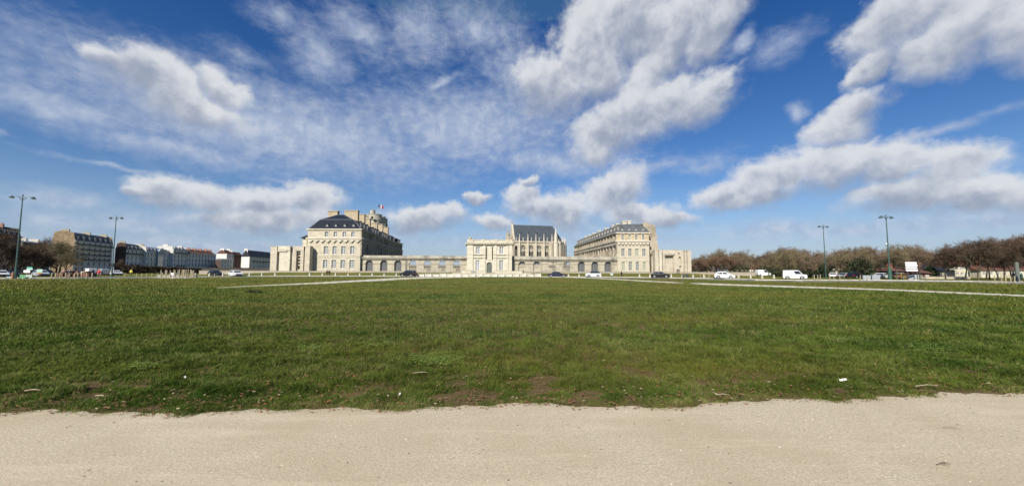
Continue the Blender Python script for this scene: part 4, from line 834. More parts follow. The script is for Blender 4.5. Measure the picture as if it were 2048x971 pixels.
mb = MB(); mb.box(c[0]-.7, c[0]-.6, c[1]-.1, c[1]+.1, 0, pz-.5); mb.box(c[0]+.6, c[0]+.7, c[1]-.1, c[1]+.1, 0, pz-.5); mb.build('leg', IRON, t)
# ------------------------------------------------------------------ town street on the left
RTL = mat('dull_brown_tile', (.13, .06, .045), .9, 0, .4, 1); REND = mat('pale_render', (.58, .57, .54), .9, 0, .2, .5, col2=(.48, .47, .45)); REND2 = mat('cream_render', (.58, .55, .48), .9, 0, .2, .4)
REND3 = mat('white_render', (.68, .66, .61), .9, 0, .12, .4); BROWNG = mat('brown_gable_render', (.27, .20, .125), .95, 0, .35, .5, .3, 3); DARKG = mat('dark_gable_brick', (.085, .055, .045), .95, 0, .35, .6)
BRICK = mat('red_brick_wall', (.22, .07, .045), .9, 0, .3, 1.5); TILE = mat('orange_roof_tile', (.15, .07, .05), .85, 0, .4, .8, .4, 5); TGREY = mat('zinc_roof', (.16, .18, .22), .45, .2, .25, .5)
DWIN = mat('dark_window_pane', (.02, .024, .03), .15, 0, .5, .4, spec=.8, col2=(.07, .08, .10)); IVY = mat('ivy_leaves', (.035, .04, .014), .9, 0, .5, 1, .5, 4)
def prj_z(px, py, Y): return at(px, py, Y).z
def row_house(name, label, px0, px1, Y0, vp, eave, top, floors, bays, wallm, roofm, gable=None, gpx=None, roof='mansard', balc=(), chim=1, chm=None, inset=None, depth=11, group=None, z0=0.0, ww=1.35, rt=None, dorm=True, skip=()):
    """terrace house; facade from column px0 (near end, at depth Y0) to px1 along the street direction vp"""
    P = Vector((X(px0, Y0, 535), Y0)); D = dirpx(vp); L = run_to(P, D, px1, 8); Nn = Vector((D.y, -D.x)); Q = P+D*L
    t = thing(name, label, 'building', (P.x, P.y, 0), 0, group); ze = prj_z(px0, eave, Y0); zt = prj_z(px0, top, Y0)
    if gpx is not None:
        lo, hi = 0, 60
        for _ in range(40):
            mid = (lo+hi)/2; q = P-Nn*mid
            if proj((*q, 8))[0] > gpx: lo = mid
            else: hi = mid
        depth = lo
    g0 = z0+3.4; fh = (ze-g0)/floors; ops = []; qs = []; sp = L/bays
    for f in range(floors):
        for b_ in range(bays):
            if (f, b_) in skip: continue
            c = (b_+.5)*sp; za = g0+f*fh+fh*.12; zb = za+fh*.74; ops.append((c-ww/2, c+ww/2, za, zb)); qs.append((c, za, zb-za))
    for b_ in range(bays):
        c = (b_+.5)*sp; ops.append((c-ww*.7, c+ww*.7, z0+.2, z0+2.7)); qs.append((c, z0+.2, -2.5))
    mb = MB(); wall(mb, P, Q, z0-.5, ze, ops, .25); mb.build('wall', wallm, t)
    A, B = P-Nn*depth, Q-Nn*depth
    mb = MB(); wall(mb, A, P, z0-.5, ze); wall(mb, Q, B, z0-.5, ze); wall(mb, B, A, z0-.5, ze)
    if roof == 'mansard':
        hz = zt-ze; i1, i2 = .7, depth*.5
        for S_, s in ((P, 1), (Q, -1)):
            mb.hexa([(*S_, ze), (*(S_-Nn*depth), ze), (*(S_-Nn*(depth-i1)), ze+hz*.9), (*(S_-Nn*i2), zt+.4), (*(S_-Nn*i1), ze+hz*.9)], [(*(S_+D*s*.35), ze), (*(S_-Nn*depth+D*s*.35), ze), (*(S_-Nn*(depth-i1)+D*s*.35), ze+hz*.9), (*(S_-Nn*i2+D*s*.35), zt+.4), (*(S_-Nn*i1+D*s*.35), ze+hz*.9)])
    else:
        for S_, s in ((P, 1), (Q, -1)): mb.hexa([(*S_, ze), (*(S_-Nn*depth), ze), (*(S_-Nn*depth*.5), zt)], [(*(S_+D*s*.3), ze), (*(S_-Nn*depth+D*s*.3), ze), (*(S_-Nn*depth*.5+D*s*.3), zt)])
    mb.build('gable_wall', gable or wallm, t)
    mb = MB(); mb.obox(P, D, -.1, L+.1, -.2, .35, ze-.25, ze+.12); mb.build('cornice', wallm, t); mb = MB(); mb.obox(P, D, 0, L, -.1, .12, g0-.35, g0-.1)
    mb.build('string_course', wallm, t)
    mb = MB(); e = .25
    if roof == 'mansard':
        hz = zt-ze; pr = [(e, ze), (-1.3, ze+hz*.72), (-depth*.5, zt), (-depth+1.3, ze+hz*.72), (-depth-e, ze)]
    else: pr = [(.45, ze-.15), (-depth*.5, zt), (-depth-.45, ze-.15)]
    f0 = .36 if roof == 'mansard' else -.05; ring = lambda S_, o: [(*(S_+Nn*b2+D*o), z+.03) for b2, z in pr]
    mb.hexa(ring(P, f0), ring(Q, -f0)); rf = mb.build('roof', roofm, t)
    if roof == 'mansard' and dorm:
        k = ('dm', wallm.name); 
        if k not in _wc:
            mb = MB(); mb.box(-.75, .75, -.1, 1.6, 0, 1.9); mb.box(-.9, .9, -.25, 1.6, 1.9, 2.1); mb.box(-.45, .45, -.13, -.101, .2, 1.7, 1); _wc[k] = mb.mesh('dormer', [wallm, DWIN])
        for b_ in range(bays): S_ = P+D*((b_+.5)*sp)-Nn*.25; put(_wc[k], 'dormer', rf, (S_.x, S_.y, ze+.35), math.atan2(D.y, D.x), (1, 1, min(1.1, (zt-ze)*.62/2.1)))
    for i in range(chim):
        s = L*(i+.02)/max(1, chim-1) if chim > 1 else .3; s = min(max(s, .4), L-1.2); mb = MB(); mb.obox(P, D, s, s+.9, -depth*.5-1.6, -depth*.5+1.6, (ze+zt)/2, zt+1.1)
        for q in range(4): c = P+D*(s+.45)-Nn*(depth*.5-1.2+q*.8); mb.lathe((c.x, c.y, zt+1.1), [(.16, 0), (.12, .5)], 6)
        mb.build('chimney', chm or wallm, rf)
    for (c, za, h) in qs:
        if h < 0: put_window(win_mesh(ww*1.4, -h, 2, 1, 0, IRON, DWIN, .08, 'shop'), P, D, c, za, t, .18)
        else: put_window(win_mesh(ww, h, 2, 2, 0, mat('grey_window_paint', (.10, .105, .115), .7), DWIN, .06, 'town'), P, D, c, za, t, .15)
    for (f, b0, b1) in balc:
        za = g0+f*fh+fh*.16; s0, s1 = b0*sp+.1, b1*sp-.1; mb = MB(); mb.obox(P, D, s0, s1, 0, .9, za-.22, za-.02, 0); mb.obox(P, D, s0, s1, .84, .9, za+.85, za+.95, 1); n = int((s1-s0)/.22)
        for q in range(n): mb.obox(P, D, s0+(q+.5)*(s1-s0)/n-.04, s0+(q+.5)*(s1-s0)/n+.04, .85, .89, za-.02, za+.85, 1)
        for sx_ in (s0, s1-.05): mb.obox(P, D, sx_, sx_+.05, 0, .9, za-.02, za+.95, 1)
        mb.build('balcony', [wallm, IRON], t)
    return t, P, D, L, ze, zt, Nn
row_house('apartment_building', 'pale five storey apartment block with brown windowless gable and long black balconies', 145.5, 224, 210, 684, 480.5, 462.5, 5, 7, REND, SL_DARK, BROWNG, 101, balc=((4, 0, 7), (3, 1, 6), (2, 1, 6), (1, 1, 6)), chim=3, chm=S_OLD)
row_house('apartment_building', 'pale apartment block with dark brown gable and white mansard dormers, one wide balcony', 250, 290.5, 252, 640, 498.5, 485.5, 3, 5, REND, SL_DARK, DARKG, 229, balc=((2, 0, 5), (0, 1, 3)), chim=2, chm=S_OLD, z0=.4)
T4 = row_house('apartment_building', 'white modern block with a tall arched glass bay', 291, 344, 276, 700, 503, 491.5, 3, 8, REND, TGREY, None, None, chim=2, z0=.4, skip=[(f, b_) for f in range(3) for b_ in (3, 4)])
t, P, D, L, ze, zt, Nn = T4
mb = MB(); k0, k1 = L*.36, L*.60; w = k1-k0; pts = [(k0, 1), (k1, 1)]+[((k0+k1)/2+w/2*math.cos(math.pi*q/12), ze-.5+(zt-ze)*.95*math.sin(math.pi*q/12)) for q in range(13)]
pf = lambda s, z, b_: (P.x+D.x*s+Nn.x*b_, P.y+D.y*s+Nn.y*b_, z)
mb.hexa([pf(s, z, .9) for s, z in pts], [pf(s, z, -1) for s, z in pts]); mb.build('arched_bay', mat('bay_glass', (.10, .16, .21), .15, spec=1), t)
mb = MB()
for i in range(len(pts)-1):
    a, b2 = pts[i], pts[i+1]
    if i == 0: continue
    mb.tube([pf(*a, .95), pf(*b2, .95)], .3, 5)
mb.tube([pf(k0, 1, .95), pf(*pts[-1], .95)], .3, 5); zz = 1+(ze-1)*.5; mb.tube([pf(k0, zz, .95), pf(k1, zz, .95)], .2, 5)
for q in (1, 2, 3): mb.tube([pf(k0+w*q/4, 1, .95), pf(k0+w*q/4, ze, .95)], .07, 4)
mb.build('bay_frame', REND3, t)
row_house('apartment_building', 'narrow pale block with zinc top floor and balcony band left of the orange chimneys', 344.5, 374, 312, 760, 499, 491.5, 4, 4, REND, TGREY, None, None, balc=((3, 0, 4), (0, 1, 3)), chim=2, z0=.5)
row_house('terraced_house', 'long cream terrace with brick chimneys along its orange tiled roof', 374.5, 431, 335, 900, 505.8, 497, 3, 9, REND, TILE, None, None, roof='pitch', chim=6, chm=mat('orange_brick', (.28, .15, .10), .9, 0, .3, 2), z0=.6)
row_house('terraced_house', 'small low pale house below the bright white gables', 441, 464.5, 365, 880, 519, 516.5, 2, 4, REND, TGREY, DARKG, 431, roof='pitch', chim=0, z0=.8)
row_house('terraced_house', 'bright white stepped gable house behind the small low house', 452, 466, 385, 860, 507, 499, 3, 3, REND3, RTL, REND3, 432, roof='pitch', chim=2, chm=REND3, z0=.8)
row_house('terraced_house', 'red brick house hung with dark creeper and orange roof between white gables', 466.5, 484, 400, 900, 510, 503, 2, 3, mat('creeper_brick', (.10, .05, .036), .9, 0, .5, 1), RTL, REND3, 453, roof='pitch', chim=1, chm=REND3, z0=.8)
row_house('apartment_building', 'dark-roofed block with white chimney gable nearest the castle tower', 498, 545, 395, 905, 513, 499.5, 4, 8, REND2, SL_DARK, REND3, 482, roof='pitch', balc=((2, 1, 8),), chim=1, chm=REND3, z0=.8)
# darker houses at the far left, half hidden by trees
row_house('apartment_building', 'dark shaded block with brick chimneys at the left edge of the view', -60, 40, 112, 560, 462, 440, 4, 9, mat('shade_darkened_render', (.075, .068, .06), .95, 0, .3, .6), SL_DARK, None, None, chim=3, chm=mat('pink_brick', (.34, .19, .13), .9))  # render colour darkened to stand for the shadow this block lies in
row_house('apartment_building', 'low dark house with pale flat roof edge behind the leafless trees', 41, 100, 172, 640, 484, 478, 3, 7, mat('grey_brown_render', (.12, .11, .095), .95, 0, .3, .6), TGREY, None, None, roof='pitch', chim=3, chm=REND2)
# ------------------------------------------------------------------ walls and hedges before the street
def leafmass(name, pts, n, s, m, jitter=1.0, seed=0, lo=0.0):
    """free standing mass of leaf and twig faces; pts: function -> random point"""
    r = random.Random(seed); mb = MB()
    for _ in range(n):
        p = pts(r); a = r.uniform(0, 6.28); e = r.uniform(-1.2, 1.2); q = s*r.uniform(.5, 1.5); u = Vector((math.cos(a), math.sin(a), 0))*q; w = Vector((-math.sin(a)*math.sin(e), math.cos(a)*math.sin(e), math.cos(e)))*q
        mb.face([p-u*.5-w*.5, p+u*.5-w*.3, p+w*.6])
    return mb.mesh(name, m, fix=False)
TWIGB = mat('brown_hedge_twigs', (.055, .04, .026), .95, 0, .5, .6); HDARK = mat('dark_hedge', (.018, .018, .011), .95, 0, .4, .6)
p0, p1 = at(246, 540, 150), at(400, 540, 168)
def hp(r): f = r.random(); return Vector((p0.x+(p1.x-p0.x)*f+r.uniform(-.5, .5), p0.y+(p1.y-p0.y)*f+r.uniform(-1, 1), r.uniform(0, 1)**.8*(3.25-1.1*f)+r.uniform(-.15, .25)))
o = put(leafmass('clipped_hedge', hp, 9000, .38, TWIGB, seed=3), 'clipped_hedge', None, (0, 0, 0)); tag(o, 'long brown leafless hedge below the white apartment blocks', 'hedge')
mb = MB(); a, b_ = at(398, 535, 172), at(545, 536, 172); mb.box(a.x, b_.x, 172, 172.6, 0, a.z-.1); mb.box(a.x-.05, b_.x+.05, 171.9, 172.7, a.z-.1, a.z+.05); tag(mb.build('garden_wall', mat('dark_wall_stone', (.05, .045, .04), .95, 0, .3, .8)), 'dark wall running between the brown hedge and the castle tower', 'wall')
EVG = mat('evergreen_leaves', (.022, .036, .011), .85, 0, .5, .8); EVG2 = mat('olive_leaves', (.045, .052, .018), .85, 0, .5, .8)
def shrub(px, Y, w, h, label, m=EVG, n=1500, group=None, s=.28, seed=1, zc=None):
    g_ = at(px, 540, Y); z = hgt(g_.x, Y)
    def f(r):
        th = r.uniform(0, 6.28); q = math.sqrt(r.random()); zz = r.random(); rr = (1-(zz-.35)**2*1.3)*(1+.25*math.sin(3*th+seed)+.15*math.sin(7*th))
        return Vector((w/2*q*rr*math.cos(th), w/2*q*rr*math.sin(th), h*zz*(1+.15*math.sin(2*th+seed))))
    t = thing('shrub', label, 'shrub', (g_.x, Y, z), 0, group)
    put(leafmass('foliage', f, n, s, m, seed=seed), 'foliage', None, (0, 0, 0)).parent = t
    mb = MB()
    for q in range(4): mb.tube([(0, 0, 0), (w*.15*math.cos(q*1.6), w*.15*math.sin(q*1.6), h*.5)], [.05, .02], 5)
    o = mb.build('stem', mat('bark_brown', (.09, .07, .05), .95)); o.parent = t
    return t
# ------------------------------------------------------------------ trees
BARK1 = mat('plane_bark', (.15, .125, .09), .95, 0, .45, 1.2, col2=(.06, .048, .035)); BARK2 = mat('dark_bark', (.055, .042, .032), .95, 0, .3, 1)
TW = [mat('twigs_grey_brown', (.17, .125, .080), .95, 0, .3, .4), mat('twigs_reddish', (.155, .092, .056), .95, 0, .3, .4), mat('twigs_dark', (.088, .060, .040), .95, 0, .3, .4), mat('twigs_olive', (.165, .135, .075), .95, 0, .3, .4)]
def make_tree(seed, H=12.0, spread=1.0, trunkf=.28, lean=.0, twn=5, wt=.026):
    r = random.Random(seed); tr = MB(); cr = MB()
    def rv(d, ang):
        d = d.normalized(); a = d.orthogonal().normalized(); b = d.cross(a); th = r.uniform(0, 6.283); return (d*math.cos(ang)+(a*math.cos(th)+b*math.sin(th))*math.sin(ang)).normalized()
    def limb(p, d, L, rad, lv):
        n = 4 if lv < 3 else 2; pts = [p]; q = p.copy(); dd = d.copy()
        for i in range(n):
            dd = (dd+Vector((r.uniform(-1, 1), r.uniform(-1, 1), r.uniform(-.5, .9)))*.16).normalized(); q = q+dd*(L/n); pts.append(q.copy())
        if lv <= 2: tr.tube(pts, [rad*(1-.45*i/n) for i in range(n+1)], 6 if lv < 2 else 4, cap=False)
        elif lv == 3: tr.tube(pts, [rad, rad*.75, rad*.5], 3, cap=False)
        if lv >= 4:
            u = rv(dd, 1.57)*rad; w = rad*.55
            cr.face([pts[0]-u, pts[0]+u, pts[1]+u*.8, pts[1]-u*.8]); cr.face([pts[1]-u*.8, pts[1]+u*.8, pts[2]])
        if lv == 6: return
        ks = {0: 7, 1: 5, 2: 4, 3: 5, 4: twn, 5: 3}[lv]
        for k in range(ks):
            f = r.uniform(.35, 1) if lv else (.5+.5*(k+.5)/ks); i = min(n-1, int(f*n)); b = pts[i].lerp(pts[i+1], f*n-i)
            ang = {0: (r.uniform(.75, 1.15) if k < 4 else r.uniform(.15, .55))*spread, 1: r.uniform(.3, .8)*spread, 2: r.uniform(.4, 1.0), 3: r.uniform(.4, 1.1), 4: r.uniform(.4, 1.2), 5: r.uniform(.3, 1.1)}[lv]
            nd = rv(dd if lv else Vector((0, 0, 1)), ang); nd.z += {0: .18, 1: .22, 2: .18, 3: .12, 4: .15, 5: .1}[lv]; nd.normalize()
            nr = {0: .48, 1: .5, 2: .45, 3: 1, 4: 1, 5: 1}[lv]; rr = {3: .034, 4: wt, 5: wt*.7}.get(lv, rad*nr)
            limb(b, nd, L*{0: 1.25, 1: .72, 2: .68, 3: .62, 4: .6, 5: .6}[lv]*r.uniform(.75, 1.2)*(1 if lv else (1-trunkf)), rr if lv != 3 else .034, lv+1)
    limb(Vector((0, 0, -.1)), Vector((lean, 0, 1)).normalized(), H*trunkf*1.15, H*.024, 0)
    zm = max(v[2] for v in cr.v); k = H/zm
    for mbx in (tr, cr): mbx.v = [(x*k, y*k, z*k) for x, y, z in mbx.v]
    return tr, cr
TREES = []
for i, (sp, tf) in enumerate([(1.0, .30), (1.15, .26), (.85, .34), (1.05, .22), (1.25, .30), (.75, .28), (1.1, .36), (.9, .5), (1.0, .46), (.8, .52)]):
    tr, cr = make_tree(100+i, 12, sp, tf); TREES.append((tr.mesh('trunk', BARK1, fix=False), cr.mesh('crown', TW[0], fix=False)))
def tree(px, Y, top, label, group, var=None, bark=BARK1, tw=0, wide=1.0):
    g_ = at(px, 545, Y); z = hgt(g_.x, Y); H = at(px, top, Y).z-z; i = random.randrange(7) if var is None else var
    t = thing('bare_tree', label, 'tree', (g_.x, Y, z), random.uniform(0, 6.28), group); s = H/12
    for me, nm, m in ((TREES[i][0], 'trunk', bark), (TREES[i][1], 'crown', TW[tw])):
        o = bpy.data.objects.new(nm, me); COL.objects.link(o); o.parent = t; o.scale = (s*wide, s*wide, s); o.material_slots[0].link = 'OBJECT'; o.material_slots[0].material = m
    return t
sil = [(1384, 508), (1410, 505), (1440, 493), (1475, 494), (1495, 503), (1515, 502), (1535, 499), (1555, 489), (1580, 485), (1605, 491), (1630, 496), (1650, 498), (1668, 491), (1690, 487), (1720, 485), (1745, 482), (1765, 490), (1785, 479), (1802, 482), (1830, 480), (1850, 487), (1868, 500), (1885, 482), (1905, 480), (1925, 474), (1950, 469), (1975, 467), (1995, 474), (2015, 469), (2035, 462), (2060, 458)]
SX = [a for a, b_ in sil]; SY = [b_ for a, b_ in sil]
gfar = 'leafless trees massed beyond the right end of the castle'; gmid = 'leafless plane trees behind the parked vehicles on the right'; gnear = 'dark-trunked leafless trees at the right edge of the meadow'
r_ = random.Random(5)
def lab(px, Y, far):
    near_things = [(1392, 'the castle corner tower'), (1448, 'the white hatchback'), (1490, 'the end of the low moat wall'), (1545, 'the gap left of the white van'), (1588, 'the white van'), (1649, 'the slimmer right lamp post'), (1700, 'the parked grey cars'), (1772, 'the tall right lamp post'), (1823, 'the white direction sign'), (1880, 'the slate-roofed house'), (1950, 'the pale wall'), (2000, 'the yellow barriers'), (2040, 'the grey totem')]
    return min(near_things, key=lambda q: abs(q[0]-px))[1]
cols = ['greyish', 'reddish', 'dark', 'olive brown']; cnt = {}
def addt(px, Y, top, grp_, adj, tw, **k):
    w = lab(px, Y, 0); side = 'left of' if px < min([q for q in [1392, 1448, 1490, 1545, 1588, 1649, 1700, 1772, 1823, 1880, 1950, 2000, 2040]], key=lambda q: abs(q-px))-4 else 'right of'
    lb = '%s leafless %s tree a little %s %s' % (adj, cols[tw], side, w); cnt[lb] = cnt.get(lb, 0)+1
    if cnt[lb] > 1: lb = '%s leafless %s tree %s %s, %s' % (adj, cols[tw], side, w, ['next one right', 'third one right', 'fourth one right'][min(2, cnt[lb]-2)])
    tree(px, Y, top, lb, grp_, tw=tw, **k)
for i, px in enumerate(np.arange(1382, 1610, 11.5)):
    tp = np.interp(px, SX, SY)+r_.uniform(-2, 7); addt(px+r_.uniform(-4, 4), r_.uniform(176, 200), tp, gfar, 'distant', r_.choice([0, 0, 2, 3]), wide=1.05)
for i, px in enumerate(np.arange(1386, 1610, 19)): addt(px+r_.uniform(-5, 5), r_.uniform(158, 172), np.interp(px, SX, SY)+r_.uniform(8, 22), gfar, 'lower', r_.choice([0, 1, 2]), wide=1.2)
for i, px in enumerate(np.arange(1560, 1862, 16)):
    addt(px+r_.uniform(-5, 5), r_.uniform(128, 150), np.interp(px, SX, SY)+r_.uniform(-1, 8), gmid, 'broad', r_.choice([0, 3, 0, 1]), wide=1.0)
for i, px in enumerate(np.arange(1570, 1860, 27)):
    addt(px+r_.uniform(-5, 5), r_.uniform(98, 112), np.interp(px, SX, SY)+r_.uniform(6, 20), gmid, 'spreading', r_.choice([0, 3, 2]), wide=1.0)
for i, px in enumerate([1793, 1838, 1869, 1890, 1902, 1930, 1938, 1956, 1972, 1978, 1996, 2008, 2022, 2033, 2050, 2066]):
    addt(px, [84, 92, 105, 82, 96, 80, 95, 78, 90, 82, 76, 88, 80, 92, 74, 84][i], np.interp(px, SX, SY)+[4, 6, 6, 2, 6, 1, 8, 0, 6, 2, 5, 1, 6, 1, 1, 0][i], gnear, 'nearer', [3, 0, 2, 2, 1, 2, 1, 2, 1, 2, 2, 1, 2, 1, 2, 2][i], bark=BARK1 if i in (0, 7) else BARK2, wide=1.0, var=[7, 8, 9][i % 3])
for i, px in enumerate(np.arange(1880, 2075, 15)):
    addt(px, r_.uniform(108, 135), np.interp(px, SX, SY)+r_.uniform(6, 16), gnear, 'further', r_.choice([1, 2]), bark=BARK2, wide=1.1)
# trees on the left
for (px, Y, top, lb, tw, v, wd) in [(8, 86, 455, 'large brown leafless tree at the left edge before the dark block', 2, 1, 1.0), (36, 95, 480, 'brown leafless tree just right of the leftmost lamp post', 2, 3, 1.0), (62, 100, 484, 'dark leafless tree behind the green and white road signs', 2, 0, 1.05), (84, 126, 466, 'thin leafless tree topping the low dark house', 2, 5, .8),
    (118, 120, 474, 'fine brown leafless tree before the brown gable', 3, 4, .95), (132, 112, 500, 'small leafless tree at the corner of the balcony block', 3, 2, .9), (96, 104, 500, 'low dark leafless tree left of the brown gable', 2, 6, 1.0), (238, 130, 515, 'small dark leafless tree beside the second left lamp post', 2, 2, .9), (-22, 90, 462, 'leafless tree beyond the left edge', 2, 2, 1.0),
    (112, 134, 488, 'wiry olive leafless tree close against the brown gable', 0, 1, 1.0), (48, 112, 492, 'dark leafless tree between lamp post and signs', 2, 4, 1.0), (20, 108, 478, 'dark leafless tree behind the leftmost lamp post', 2, 6, 1.0), (74, 110, 500, 'low leafless tree right of the road signs', 2, 3, 1.0)]:
    tree(px, Y, top, lb, 'leafless trees at the left by the road', v, BARK2, tw, wd)
# shrubs
for i, (px, Y, w, h, mm) in enumerate([(1630, 104, 7, 4.2, EVG), (1617, 112, 6, 5, EVG2), (1650, 110, 6, 4.6, EVG), (1575, 120, 7, 3.4, EVG2), (1560, 124, 6, 3.2, EVG), (1715, 104, 7, 4.6, EVG), (1728, 108, 5, 4.2, EVG), (1598, 115, 5, 3.2, EVG2), (1480, 165, 9, 4, EVG2), (1430, 166, 10, 4.5, TWIGB), (1400, 170, 9, 5, TWIGB), (1530, 150, 7, 3.4, EVG), (1608, 170, 12, 7, TWIGB), (1860, 100, 4, 2.6, EVG)]):
    shrub(px, Y, w, h, '%s low bush %d m left or right of %s' % ('', 0, '') if 0 else '%s evergreen bush under the bare trees near %s' % (['dark', 'paler', 'third dark', 'small'][(sum(1 for q in [1630, 1617, 1650, 1575, 1560, 1715, 1728, 1598, 1480, 1430, 1400, 1530, 1608, 1860][:i] if lab(q, 0, 0) == lab(px, 0, 0)))], lab(px, Y, 0)) if mm is not TWIGB else 'brown leafless thicket under the far trees near %s' % lab(px, Y, 0), mm, 1500, 'bushes under the right-hand trees', .34, i)
# ------------------------------------------------------------------ houses among the right-hand trees
def small_house(name, label, px0, px1, Y, eave, ridge, wallm, roofm, nb=3, nf=1, depth=8, chim=1, z0=0, hip=False):
    x0, x1 = X(px0, Y), X(px1, Y); cp = (px0+px1)/2; ze, zr = at(cp, eave, Y).z, at(cp, ridge, Y).z; t = thing(name, label, 'building', ((x0+x1)/2, Y, 0)); L = x1-x0
    ops = []; fh = (ze-.3)/nf
    for f in range(nf):
        for b_ in range(nb): c = (b_+.5)*L/nb; ops.append((c-.5, c+.5, z0+.25+f*fh+fh*.28, z0+.25+f*fh+fh*.8))
    mb = MB(); wall(mb, (x0, Y), (x1, Y), -.5, ze, ops, .2); wall(mb, (x1, Y), (x1, Y+depth), -.5, ze); wall(mb, (x0, Y+depth), (x0, Y), -.5, ze); wall(mb, (x1, Y+depth), (x0, Y+depth), -.5, ze)
    hi = 0 if not hip else depth*.4
    if not hip:
        for xx, s in ((x0, .25), (x1, -.25)): mb.hexa([(xx, Y, ze), (xx, Y+depth, ze), (xx, Y+depth/2, zr)], [(xx+s, Y, ze), (xx+s, Y+depth, ze), (xx+s, Y+depth/2, zr)])
    mb.build('wall', wallm, t)
    mb = MB(); e = .4; mb.hexa([(x0-e, Y-e, ze), (x1+e, Y-e, ze), (x1+e, Y+depth+e, ze), (x0-e, Y+depth+e, ze)], [(x0-e+hi, Y+depth/2-.1, zr+.1), (x1+e-hi, Y+depth/2-.1, zr+.1), (x1+e-hi, Y+depth/2+.1, zr+.1), (x0-e+hi, Y+depth/2+.1, zr+.1)]); rf = mb.build('roof', roofm, t)
    for i in range(chim): xx = x0+L*(.2+.6*i); mb = MB(); mb.box(xx, xx+.8, Y+depth/2-.4, Y+depth/2+.4, zr-1, zr+1.1); mb.lathe((xx+.4, Y+depth/2, zr+1.1), [(.14, 0), (.1, .4)], 6); mb.build('chimney', BRICK, rf)
    for o in ops: put_window(win_mesh(1.0, o[3]-o[2], 2, 2, 0, WHITE, DWIN, .08, 'sh'), (x0, Y), Vector((1, 0)), (o[0]+o[1])/2, o[2], t, .12)
    return t
RTILE = mat('dark_red_tile', (.13, .055, .042), .9, 0, .4, 1); PALE = mat('pale_cream_render', (.48, .44, .34), .9, 0, .25, .5)  # plain cream wall colour, mottled at random
small_house('house', 'cream house with dark red roof behind the slimmer right lamp post', 1642, 1690, 124, 534.5, 523, PALE, RTILE, 4, 2)
small_house('house', 'low pale house behind the grey parked cars', 1722, 1779, 108, 541, 535, PALE, RTILE, 5, 1)
small_house('house', 'small dark-fronted shed with dark tiled roof right of the tall lamp post', 1788, 1806, 92, 541.5, 536.5, mat('dark_timber', (.06, .05, .045), .9), RTILE, 2, 1, depth=4)
small_house('house', 'low building with long maroon front behind the direction sign', 1808, 1858, 96, 546, 536, mat('maroon_paint', (.14, .035, .032), .8, 0, .2, 1), RTILE, 4, 1, chim=2)
small_house('house', 'pale house with black slate roof among the thin trees', 1852, 1908, 101, 542, 531, PALE, SL_DARK, 5, 1, hip=True)
small_house('house', 'tall pale house between the thin tree trunks right of the slate roof', 1908, 1938, 108, 531, 521, PALE, RTILE, 3, 2)
small_house('house', 'far house with orange tiled roof over the slate roof', 1868, 1925, 165, 521, 511, PALE, TILE, 5, 2, hip=True)
small_house('house', 'distant house with red roof behind the trees right of the white hatchback', 1472, 1512, 215, 538, 529, REND3, BRICK, 4, 1)
small_house('house', 'distant pale low house behind the trees left of the white hatchback', 1402, 1424, 222, 539, 534, PALE, TGREY, 3, 1)
small_house('house', 'long pale house half hidden behind the dark trunks at the right edge', 1960, 2070, 112, 540, 530, PALE, RTILE, 8, 1)
mb = MB(); x0, x1 = X(1838, 90), X(1938, 90); zt_ = at(1890, 553.5, 90).z; mb.box(x0, x1, 90, 90.3, 0, zt_); mb.box(x0-.05, x1+.05, 89.9, 90.4, zt_, zt_+.1); tag(mb.build('garden_wall', PALE), 'sunlit pale garden wall behind the thin trees on the right', 'wall')
# ------------------------------------------------------------------ vehicles
TYRE = mat('tyre_rubber', (.02, .02, .02), .8); RIM = mat('alloy_rim', (.45, .45, .46), .35, .6); CGLASS = mat('car_glass', (.015, .018, .022), .06, spec=1.0); PLAST = mat('black_bumper_plastic', (.03, .03, .032), .6)
HEADL = mat('headlamp_glass', (.6, .62, .65), .1, .2); TAILL = mat('tail_lamp_red', (.35, .01, .01), .2)
def paint(n, c): 
    m = mat('paint_'+n, c, .28, .0, spec=.6); m.node_tree.nodes['Principled BSDF'].inputs['Coat Weight'].default_value = .6; m.node_tree.nodes['Principled BSDF'].inputs['Coat Roughness'].default_value = .08; return m
KIND = {'hatch': (.26, .08, -.34, -.47, .62, .50), 'sedan': (.24, .07, -.20, -.36, .62, .49), 'suv': (.27, .12, -.38, -.475, .61, .55), 'van': (.33, .17, -.485, -.497, .55, .50)}
